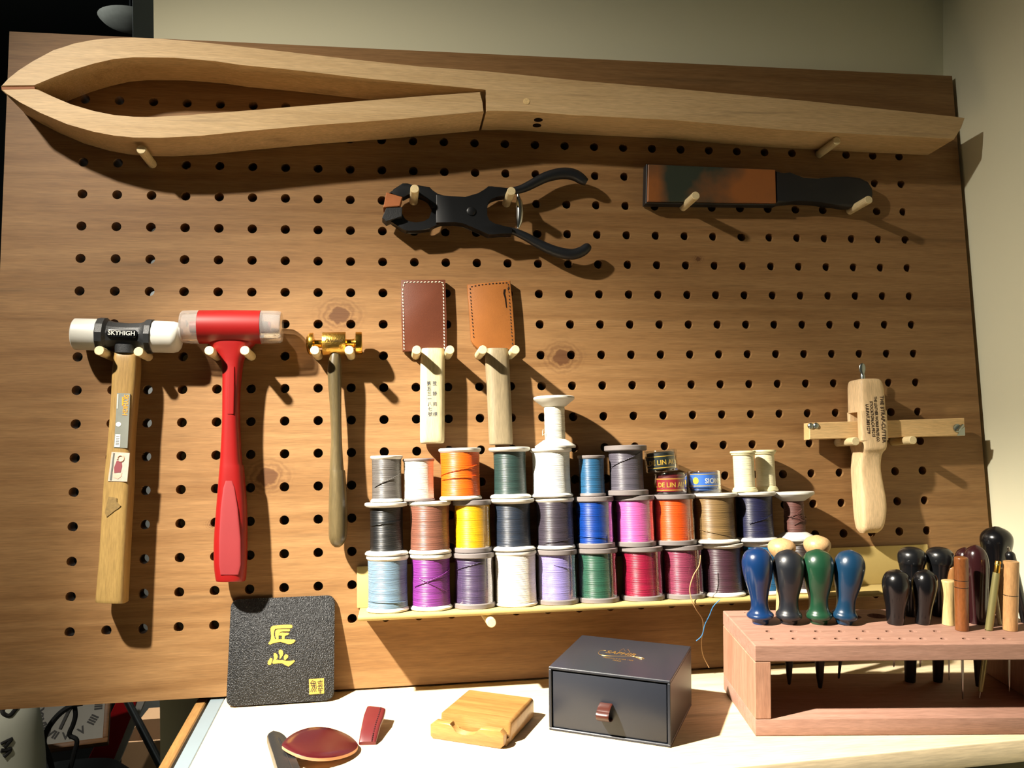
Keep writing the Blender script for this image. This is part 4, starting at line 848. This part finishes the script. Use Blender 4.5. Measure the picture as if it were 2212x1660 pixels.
sc0, sc1 = Ws * .68, Ws * .27; lipb += [((sc0 + sc1) / 2 + (sc0 - sc1) / 2 * math.cos(math.pi * k / 14), .0135 - .0068 * math.sin(math.pi * k / 14)) for k in range(15)] + [(.004, .0135), (0, .0105)]
b = prism(lipb, -.0075, 0, .0012, 2); bmesh.ops.transform(b, matrix=Matrix(((1, 0, 0, 0), (0, 0, -1, 0), (0, 1, 0, 0), (0, 0, 0, 1))), verts=b.verts); mk('front_lip', b, honey, ps, 40)

# ================================================================== SMALL LEATHER PIECES ON THE TABLE
burg = plain('burgundy_leather', '#3f0c12', rough=.25, spec=.55, var=.15, scale=60)
edge_l = plain('raw_leather_edge', '#c08c66', rough=.7)
ZO = lambda p: zc(440, 1270, 4.2565, p)
cO = tb(690, 1608, .009); nO = V((.17, 0, 1)).normalized()
def opt(x, y): return onplane(x, y, cO, nO)
Po = [opt(*q) for q in ZO(smooth_path([(720, 1440), (760, 1390), (830, 1340), (930, 1300), (1040, 1283), (1150, 1292), (1260, 1325), (1350, 1370), (1405, 1420), (1418, 1450), (1395, 1490), (1320, 1530), (1200, 1560), (1050, 1570), (900, 1548), (790, 1502), (730, 1465), (718, 1450)], 3)[:-1])]
ov = root_w('leather_oval', 'glossy burgundy leather oval with a raw tan edge', 'leather piece', frame((cO.x, cO.y, TZ)))
OFF[ov.name] = V((cO.x, cO.y, TZ))
b = NB(); cen = sum(Po, V()) / len(Po); rings = []
for f_, dz in ((1.0, 0), (.985, .0004), (.7, .0012), (.35, .0016)):
    rings.append([b.verts.new(cen + (p - cen) * f_ + V((0, 0, dz))) for p in Po])
ctr = b.verts.new(cen + V((0, 0, .0018))); n = len(Po)
for A, B in zip(rings, rings[1:]):
    for k in range(n): face(b, (A[k], A[(k + 1) % n], B[(k + 1) % n], B[k]))
for k in range(n): face(b, (rings[-1][k], rings[-1][(k + 1) % n], ctr))
mk('top_surface', b, burg, ov, 60)
b = NB(); lo = [b.verts.new(p - V((0, 0, .0022))) for p in Po]; hi = [b.verts.new(cen + (p - cen) * .999) for p in Po]
for k in range(n): face(b, (lo[k], lo[(k + 1) % n], hi[(k + 1) % n], hi[k]))
face(b, lo[::-1]); mk('raw_edge', b, edge_l, ov, 60)
bs = [tb(x, y, .009) for x, y in ZO([(580, 1345), (592, 1325), (640, 1298), (715, 1318), (745, 1338), (765, 1378), (830, 1520), (890, 1660), (975, 1880), (760, 1880), (680, 1660), (635, 1510)])]
bsr = root_w('leather_strap', 'black leather blade cover lying under the burgundy oval', 'leather piece', frame((bs[0].x, bs[0].y, TZ))); OFF[bsr.name] = V((bs[0].x, bs[0].y, TZ))
mk('cover', prism([(p.x, p.y) for p in bs][::-1], TZ + .0002, TZ + .0085, .0022, 3), plain('black_smooth_leather', '#17191b', rough=.4, bump=.15, bscale=800), bsr, 40)
rg = [tb(x, y, .0085) for x, y in ZO([(690, 1385), (760, 1530), (815, 1660), (880, 1860)])]
mk('ridge', tube([(p.x, p.y, TZ + .0083) for p in rg], .0007, 8), MATS['black_smooth_leather'], bsr)
# burgundy finger sheath
sh = root_w('finger_sheath', 'small burgundy stitched leather sheath beside the glossy oval', 'leather piece', frame(tb(794, 1603, 0))); OFF[sh.name] = tb(794, 1603, 0)
stn = [((775, 1604), (812, 1603), .0025), ((777, 1590), (816, 1588), .0055), ((781, 1568), (822, 1566), .0085), ((786, 1545), (829, 1549), .0105), ((792.5, 1528), (833, 1533), .0115)]
secs = []
for l, r, h in stn:
    A, B = tb(*l, h), tb(*r, h); secs.append(((A + B) / 2 - V((0, 0, .0012)), (B - A) / 2, V((0, 0, .0014 + (.0 if h < .004 else .001))), 4))
mk('body', loft(secs, 20), plain('burgundy_matte_leather', '#551619', rough=.4, var=.12, scale=80), sh, 45)
b = NB()
for k in range(18):
    t = (k + .5) / 18; i = min(3, int(t * 4)); f_ = t * 4 - i
    pr = [ (tb(*stn[j][1], stn[j][2]) * .75 + tb(*stn[j][0], stn[j][2]) * .25) for j in (i, i + 1)]; c = pr[0].lerp(pr[1], f_)
    box(-.0007, .0007, -.0004, .0004, -.0003, .0003, 0, 1, b, Matrix.Translation(c + V((0, 0, .0004 + .001 * min(1, t * 4)))) @ Matrix.Rotation(1.4, 4, 'Z'))
o = mk('stitching', b, plain('burgundy_thread', '#3c0d10', rough=.7), sh); o['kind'] = 'stuff'

# ================================================================== TOOL RACK
R0 = tb(1632, 1592); RA = math.radians(-8.607); MR = frame(R0, RA); MRI = MR.inverted(); RL, RD, RH = .245, .102, .0704
rk_ = root_w('tool_rack', 'pinkish brown wooden tool rack with rows of drilled holes', 'tool rack', MR)
rwood = wood('rack_wood', '#a58070', '#84604f', stretch=(6, 70, 70), rough=.65, spec=.3, rings=3, bump=.12, mixw=.3)
rwoodv = wood('rack_side_wood', '#a87f68', '#855640', stretch=(70, 70, 6), rough=.65, spec=.3, rings=4, bump=.12, mixw=.4)
def rkp(x, y, h=RH): return MRI @ tb(x, y, h)
top = mk('top_board', box(0, RL, 0, RD, .0576, RH, .0008, 2), rwood, rk_)
mk('bottom_board', box(0, RL, 0, RD, .0002, .0132, .0008, 2), rwood, rk_)
for a0_ in (0, RL - .0125): mk('side_board', box(a0_, a0_ + .0125, .0002, RD - .0002, .0133, .0575, .0006, 1), rwoodv, rk_)
ZR = lambda x, y: zc(1540, 1120, 3.192, [(x, y)])[0]
cut = NB()
def drill(p, r): lathe((p.x, p.y, .05), (p.x, p.y, .08), [(0, r), (1, r)], 14, cut)
for x in (388, 556, 724, 888, 1053, 1215, 1380, 1545): drill(rkp(*ZR(x, 781)), .0030)
for x in (418, 568, 718, 862, 1010, 1158, 1305, 1450, 1595, 1745, 1885, 2025): drill(rkp(*ZR(x, 832)), .0029)
drill(rkp(*ZR(225, 651)), .0012); drill(rkp(*ZR(1130, 675)), .0080); drill(rkp(*ZR(975, 680)), .0060)
dark_iron = plain('dark_tool_steel', '#241a14', rough=.5, metal=.3)
steel = plain('bright_tool_steel', '#b9b4aa', rough=.28, metal=1)
bore = []
def tool(name, label, cat, base, topp, prof, m, blade=None, extra=None, seg=32, n_side=0, group=None):
    """base, topp: photo pixels of the handle's foot on the rack top and of its crown; prof: (t, half width in photo px)"""
    q = rkp(*base); P0 = V((q.x, q.y, RH + .0003))
    d = MRI.to_3x3() @ rayw(*topp); cam_l = MRI @ CAMW; k = (P0.y - cam_l.y) / d.y; P1 = cam_l + d * k
    sc = pxscale(MR @ ((P0 + P1) / 2)); r_ = root_w(name, label, cat, MR @ Matrix.Translation(P0), group); OFF[r_.name] = P0
    pr = smooth_path(prof, 4); mk('handle', lathe(P0, P1, [(max(0, min(1, t)), max(w * sc, 0.0)) for t, w in pr], seg), m, r_, 50)
    if blade:
        r1, r2, tipy, bm_ = blade; ax = (P0 - P1).normalized(); bore.append((P0, r1 + .0008)); L = .012
        while L < .066 and projw(MR @ (P0 + ax * (L - .002)))[1] < tipy: L += .0005
        mk('blade', lathe(P0 - ax * .002, P0 - ax * .002 + ax, [(0, r1), (L * .55, r1), (L * .85, (r1 + r2) / 2), (L, r2), (L + .0008, r2 * .2)], 16), bm_, r_, 50)
    if extra: extra(r_, P0, P1, sc)
    return r_
def lac(nm, c, rough=.3): return plain(nm, c, rough=rough, spec=.5, coat=.35, var=.12, scale=45)
awl_prof = [(0, 17), (.05, 19), (.085, 27.5), (.12, 28), (.16, 22), (.22, 18.5), (.32, 18.5), (.45, 23), (.58, 28.5), (.70, 32), (.80, 32.8), (.88, 30), (.94, 24), (.98, 14), (1, 3)]
awl2 = [(0, 17), (.05, 20), (.08, 27), (.13, 27), (.18, 22), (.26, 20), (.36, 21), (.5, 27), (.62, 31), (.74, 33.4), (.82, 33), (.9, 28.5), (.96, 20), (1, 4)]
tool('awl', 'awl with glossy deep blue turned handle in the tool rack', 'awl', (1643, 1347), (1634, 1183), awl_prof, lac('blue_lacquer', '#0c2a52', .25))
tool('awl', 'awl with dull slate grey turned handle in the tool rack', 'awl', (1704, 1347), (1703, 1188), awl2, lac('slate_lacquer', '#171a20', .38), (.0035, .0012, 1478, dark_iron))
tool('awl', 'awl with green turned handle in the tool rack', 'awl', (1769, 1347), (1766, 1187), awl2, lac('green_lacquer', '#143a26', .32), (.0042, .0016, 1485, dark_iron))
tool('awl', 'awl with teal blue handle tilted in the tool rack', 'awl', (1823, 1348), (1838, 1189), [(t, w * .97) for t, w in awl2], lac('teal_lacquer', '#0e2e47', .3), (.0016, .0008, 1464, dark_iron))
mush = [(0, 9), (.5, 9), (.70, 12), (.78, 22), (.84, 27.5), (.90, 28), (.96, 21), (1, 4)]
bw = wood('light_knob_wood', '#c09d70', '#96703f', stretch=(60, 60, 20), rough=.4, rings=4)
tool('awl', 'awl with cracked light wood mushroom knob behind the slate awl', 'awl', (1686, 1322), (1689, 1163), [(t, w * (1.03 if t > .7 else 1.1)) for t, w in mush], bw)
tool('awl', 'awl with smooth light wood mushroom knob behind the green awl', 'awl', (1765, 1322), (1765, 1157), mush, bw)
blk_l = lac('black_lacquer', '#0d0d0f', .22); blk_m = lac('black_matte_lacquer', '#101113', .3)
palm = [(0, 17), (.1, 18.5), (.3, 21), (.5, 26), (.68, 29.5), (.8, 29), (.9, 24.5), (.96, 17), (1, 3)]
tool('palm_awl', 'awl with glossy black rounded handle, nearest to the teal awl', 'awl', (1934, 1348), (1938, 1231), palm, blk_l, (.0012, .0006, 1440, steel))
tool('palm_awl', 'awl with glossy black rounded handle beside the ivory handled tool', 'awl', (1993, 1348), (2000, 1231), [(t, w * .88) for t, w in palm], blk_l, (.0012, .0006, 1440, steel))
bmush = [(0, 15), (.3, 17), (.5, 20), (.65, 23.5), (.74, 26.5), (.78, 28.5), (.86, 29), (.93, 25.5), (.98, 16), (1, 4)]
tool('groover', 'black mushroom handled tool behind the black awl next to the teal one', 'leather tool', (1968, 1330), (1970, 1182), bmush, blk_m, (.0052, .0042, 1478, dark_iron))
tool('groover', 'black mushroom handled tool behind the ivory handled tool', 'leather tool', (2028, 1330), (2030, 1182), bmush, blk_m, (.0048, .0036, 1481, dark_iron))
tool('edge_tool', 'tool with plain brown wooden handle behind the ivory handle', 'leather tool', (2056, 1334), (2057, 1222), [(0, 12), (.5, 13), (.9, 13), (.98, 10), (1, 2)], wood('brown_back_handle', '#9a6a3c', '#70481f', stretch=(60, 60, 8), rough=.4))
tool('edge_tool', 'short tool with ivory coloured handle in the rack', 'leather tool', (2049, 1350), (2048, 1253), [(0, 13), (.25, 12.2), (.5, 12.5), (.75, 14), (.93, 14.3), (.985, 13), (1, 6)], wood('ivory_handle', '#c4ad7a', '#a98f5c', stretch=(60, 60, 8), rough=.35), (.0007, .0004, 1468, steel))
def rings_(ts, r0): 
    def f(r_, P0, P1, sc):
        for t in ts: c = P0.lerp(P1, t); ax = (P1 - P0).normalized(); mk('groove_ring', lathe(c, c + ax, [(-.0003, r0 * sc * 1.012), (.0003, r0 * sc * 1.012)], 28), dark_iron, r_)
    return f
tool('edge_tool', 'tool with spotted reddish brown cylindrical handle', 'leather tool', (2078, 1362), (2076, 1203), [(0, 13.2), (.02, 13.8), (.3, 14), (.58, 14.4), (.7, 14.4), (.95, 14.2), (.99, 12.5), (1, 7)], wood('spotted_brown_handle', '#85502a', '#5d3316', stretch=(50, 50, 14), rough=.3, coat=.3, rings=5), (.0011, .0005, 1509, steel), rings_((.585, .68), 14.3))
egg = [(0, 19), (.15, 20.5), (.4, 23), (.65, 25.5), (.8, 25), (.9, 21.5), (.96, 15), (1, 3)]
mar = lac('maroon_lacquer', '#2b1214', .2)
tool('palm_awl', 'awl with tall dark maroon egg shaped handle', 'awl', (2112, 1346), (2107, 1178), egg, mar, (.0042, .0030, 1482, dark_iron))
tool('palm_awl', 'awl with dark maroon handle behind the spotted brown handle', 'awl', (2086, 1328), (2084, 1183), [(t, w * .85) for t, w in egg], mar)
tool('bulb_tool', 'tool with large black bulb handle standing against the side wall', 'leather tool', (2150, 1324), (2153, 1138), [(0, 15), (.3, 17), (.5, 21), (.62, 25), (.74, 30), (.83, 32.5), (.9, 30.5), (.96, 21), (1, 4)], blk_l)
tool('edge_tool', 'tool with pale wooden handle behind the brass stylus', 'leather tool', (2163, 1334), (2166, 1228), [(0, 11), (.5, 12), (.9, 12.5), (.98, 10), (1, 3)], bw)
olive = plain('aged_brass_tube', '#8b8355', rough=.4, metal=.5, var=.1)
def brass_tip(r_, P0, P1, sc):
    ax = P1 - P0; mk('brass_tip', lathe(P0, P1, [(.83, 6.4 * sc), (1.0, 6.2 * sc), (1.012, 5.0 * sc)], 20), brass, r_)
    dn = -ax.normalized(); mk('needle', lathe(P0 + dn * .030, P0 + dn * .031, [(0, .0006), (26, .0004)], 8), steel, r_)
tool('stylus', 'slanting brass stylus in the tool rack', 'stylus', (2136, 1362), (2156, 1214), [(0, 8.0), (.5, 7.8), (.82, 7.4), (.83, 6.2), (.99, 6.2), (1, 5)], olive, (.0022, .0016, 1494, olive), brass_tip, 20)
tanw = wood('tan_cylinder_handle', '#b1885a', '#916840', stretch=(50, 50, 10), rough=.4, rings=4)
tool('edge_tool', 'tool with smooth tan cylindrical handle with two scored rings', 'leather tool', (2182, 1362), (2184, 1213), [(0, 13.5), (.02, 14.6), (.5, 15.5), (.95, 15.8), (.99, 14.5), (1, 9)], tanw, (.0010, .0004, 1492, steel), rings_((.51, .62), 15.4))
tool('bone_stick', 'thin pale wooden stick between the brass stylus and tan handle', 'stick', (2160, 1350), (2150, 1276), [(0, 4), (.9, 4), (1, 3.5)], pal, None, None, 14)
tool('edge_tool', 'slim black handled tool with metal tip beside the tan handle', 'leather tool', (2216, 1346), (2180, 1192), [(0, 9), (.6, 10), (.9, 10.5), (.97, 9), (1, 4)], blk_m, None, lambda r_, P0, P1, sc: mk('metal_tip', lathe(P0, P1, [(.99, 3 * sc), (1.06, 2.4 * sc), (1.07, 1 * sc)], 12), steel, r_))
for (p, r) in bore: drill(p, r)
boolean_cut(top, cut)
me = top.data
for e in me.polygons: e.use_smooth = False

# ================================================================== CLUTTER BEYOND THE TABLE
SHZ = TZ - .33
shm = plain('dark_cabinet', '#1d1e1f', rough=.6)
cb = root_w('low_cabinet', 'low dark cabinet beyond the end of the work table', 'cabinet', frame((-.25, .25, 0)))
OFF[cb.name] = V((-.25, .25, 0))
mk('cabinet_body', box(-.60, WLX - .015, -.02, .60, 0, SHZ - .02, .003), shm, cb)
mk('cabinet_top', box(-.61, WLX - .008, -.03, .605, SHZ - .02, SHZ, .002), shm, cb)
# white lantern with brush strokes
jc = aty(-22, 1600, .12); jw = plain('white_paper_lantern', '#c9cbbd', rough=.7, var=.05)
lan = root_w('paper_lantern', 'white rounded paper lantern with black brush characters', 'lantern', frame((jc.x, .12, SHZ))); OFF[lan.name] = V((jc.x, .12, SHZ))
ax0 = V((jc.x, .12, SHZ)); JR = .052
jprof = smooth_path([(.0, .030), (.016, .040), (.065, .049), (.135, JR), (.215, .051), (.262, .046), (.280, .036)], 4)
mk('shade', lathe(ax0, ax0 + V((0, 0, 1)), jprof, 40), jw, lan, 60)
mk('rim', lathe(ax0, ax0 + V((0, 0, 1)), [(.279, .037), (.286, .037)], 32), plain('lantern_rim', '#8a6a45', rough=.6), lan)
brush = plain('brush_ink', '#0e0e0e', rough=.7)
def on_jar(x, y):
    d = rayw(x, y); best = None
    for k in range(400):
        p = CAMW + d * (.80 + k * .0006)
        h = p.z - SHZ; r = 0
        for (h0, r0), (h1, r1) in zip(jprof, jprof[1:]):
            if h0 <= h <= h1: r = r0 + (r1 - r0) * (h - h0) / max(1e-9, h1 - h0)
        if r and math.hypot(p.x - ax0.x, p.y - ax0.y) <= r + .0004: return p
    return None
for pts, rr in (([(6, 1522), (5, 1538), (12, 1546), (22, 1546), (34, 1532), (42, 1522)], .0022), ([(2, 1608), (14, 1602), (27, 1596)], .0016), ([(25, 1598), (18, 1606), (9, 1616)], .0020), ([(2, 1622), (14, 1622), (22, 1618), (20, 1625), (8, 1636)], .0020)):
    P = [on_jar(*q) for q in smooth_path(pts, 3)]; P = [p for p in P if p is not None]
    if len(P) > 2: mk('brush_stroke', tube(P, rr, 8), brush, lan)
# black bag below the clock
bagm = plain('black_nylon', '#0f1011', rough=.65, bump=.3, bscale=600)
bc = aty(150, 1640, .26)
bag = root_w('black_bag', 'black fabric bag lying on the dark cabinet under the clock', 'bag', frame((bc.x, .26, SHZ))); OFF[bag.name] = V((bc.x, .26, SHZ))
mk('bag_body', loft([(V((bc.x, .26, SHZ + .0003)), V((.062, 0, 0)), V((0, .06, 0)), 3), (V((bc.x, .26, SHZ + .04)), V((.070, 0, 0)), V((0, .066, 0)), 3), (V((bc.x, .26, SHZ + .122)), V((.066, 0, 0)), V((0, .062, 0)), 3), (V((bc.x, .26, SHZ + .136)), V((.052, 0, 0)), V((0, .05, 0)), 3)], 28), bagm, bag, 60)
sp = smooth_path([tuple(aty(x, y, .165)) for x, y in [(178, 1520), (158, 1524), (132, 1540), (112, 1562), (99, 1585), (95, 1606), (104, 1630), (112, 1660), (110, 1672)]], 5)
mk('strap', tube(sp, .0030, 8), bagm, bag)
sp = smooth_path([tuple(aty(x, y, .168)) for x, y in [(160, 1520), (163, 1545), (158, 1566), (150, 1588), (166, 1600), (160, 1630), (150, 1668)]], 5)
mk('strap', tube(sp, .0026, 8), bagm, bag)
# square clock
ca, cbp = aty(62, 1616, .215), aty(222, 1596, .230)
exc = (cbp - ca).normalized(); la = math.radians(38); up_ = V((0, 0, 1)); bk = V((-exc.y, exc.x, 0)).normalized(); eyc = (up_ * math.cos(la) + bk * math.sin(la)); eyc = (eyc - exc * eyc.dot(exc)).normalized(); ezc = exc.cross(eyc)
S = (cbp - ca).length
MC = Matrix(((exc.x, eyc.x, ezc.x, ca.x), (exc.y, eyc.y, ezc.y, ca.y), (exc.z, eyc.z, ezc.z, ca.z), (0, 0, 0, 1)))
ck = root_w('wall_clock', 'square wooden clock with white face and roman numerals propped on the bag', 'clock', MC)
frm = wood('clock_frame_wood', '#8a6038', '#5f3d20', stretch=(10, 60, 60), rough=.5)
for (x0, x1, y0, y1) in ((-.006, S + .006, -.006, 0), (-.006, S + .006, S, S + .006), (-.006, 0, 0, S), (S, S + .006, 0, S)): mk('frame_rail', box(x0, x1, y0, y1, -.010, .004, .001), frm, ck)
mk('clock_face', box(0, S, 0, S, -.008, 0), plain('clock_paper', '#96938a', rough=.6), ck)
num = plain('clock_ink', '#15130f', rough=.6)
for i, nm in enumerate(['XII', 'I', 'II', 'III', 'IIII', 'V', 'VI', 'VII', 'VIII', 'IX', 'X', 'XI']):
    a = math.radians(90 - 30 * i); rr = S * .40
    text('numeral', nm, S * .15, num, ck, Matrix.Translation((S / 2 + rr * math.cos(a), S / 2 + rr * math.sin(a), .0003)) @ Matrix.Rotation(a - math.pi / 2 if i not in (4, 5, 6, 7, 8) else a + math.pi / 2, 4, 'Z'), bold=.0004)
for a, L, w_ in ((math.radians(250), S * .30, .0016), (math.radians(60), S * .22, .0020)):
    mk('clock_hand', box(-.004, L, -w_, w_, .001, .0016, 0, 1, None, Matrix.Translation((S / 2, S / 2, 0)) @ Matrix.Rotation(a, 4, 'Z')), num, ck)
# red and white board
rp_ = [aty(x, y, .34) for x, y in [(268, 1495), (322, 1495), (199, 1785), (124, 1785)]]
rb = root_w('red_card', 'red card panel with white border leaning beside the clock', 'panel', frame((rp_[2].x, .34, SHZ))); OFF[rb.name] = V((rp_[2].x, .34, SHZ))
def xz_prism(P, y0, y1):
    b = prism([(p.x, p.z) for p in P], y0, y1, .0006); bmesh.ops.transform(b, matrix=Matrix(((1, 0, 0, 0), (0, 0, 1, 0), (0, 1, 0, 0), (0, 0, 0, 1))), verts=b.verts); return b
mk('board', xz_prism(rp_, .340, .348), plain('white_card', '#cfc9c2', rough=.6), rb)
mk('red_face', xz_prism([aty(x, y, .339) for x, y in [(262, 1495), (303, 1495), (285, 1545), (246, 1641), (180, 1662)]], .3385, .3400), plain('red_card', '#b3121a', rough=.45), rb)
# cardboard box
kb = plain('box_cardboard', '#c39c74', rough=.75, var=.06)
b0, b1 = aty(262, 1600, .42), aty(354, 1600, .42)
cx_ = root_w('cardboard_box', 'open tan cardboard box standing by the white pillar', 'box', frame((b0.x, .42, SHZ))); OFF[cx_.name] = V((b0.x, .42, SHZ))
zt = aty(300, 1603, .42).z
mk('box_front', box(b0.x, b1.x, .42, .423, SHZ + .0003, zt), kb, cx_)
mk('box_side', box(b0.x, b0.x + .003, .423, .50, SHZ + .0003, zt), kb, cx_)
mk('box_side', box(b1.x - .003, b1.x, .423, .50, SHZ + .0003, zt), kb, cx_)
mk('box_back', box(b0.x, b1.x, .497, .50, SHZ + .0003, zt + .002), kb, cx_)
mk('box_flap', prism([(b0.x + .003, .500), (b1.x - .003, .500), (b1.x - .004, .545), (b0.x + .004, .545)], zt - .001, zt + .0015), kb, cx_)
# tripod leg
l0, l1 = aty(262, 1490, .20), aty(366, 1690, .03)
tp_ = root_w('tripod_leg', 'thin black metal stand leg crossing the red panel', 'stand', frame((l1.x, l1.y, 0))); OFF[tp_.name] = V((l1.x, l1.y, 0))
dl = (l1 - l0); lend = l0 + dl * (l0.z / (l0.z - l1.z)) if l0.z > l1.z else l1
mk('rod', tube([l0 - dl * .3, l0, l1, l1 + dl * .6], .0042, 12), plain('stand_black', '#141414', rough=.45, metal=.4), tp_)
# pendant lamp in the dark room
pd = aty(283, 40, 2.3); shade = plain('lamp_shade_white', '#d6d2c8', rough=.5)
pz = V((pd.x, 2.3, pd.z)); sc2 = pxscale(pz); R_ = 66 * sc2
pdl = root_w('pendant_lamp', 'white bowl shaped pendant lamp hanging in the dark room', 'lamp', frame((pd.x, 2.3, pd.z - 26 * sc2))); OFF[pdl.name] = V((pd.x, 2.3, pd.z - 26 * sc2))
mk('bowl_shade', lathe(pz, pz + V((0, 0, -1)), smooth_path([(0, R_), (6 * sc2, R_ * .93), (14 * sc2, R_ * .78), (21 * sc2, R_ * .5), (25 * sc2, R_ * .2), (26 * sc2, .001)], 3), 36), shade, pdl, 60)
mk('cord', tube([pz + V((0, 0, -.004)), V((pz.x, 2.3, 2.62))], .006, 8), dkmetal, pdl)
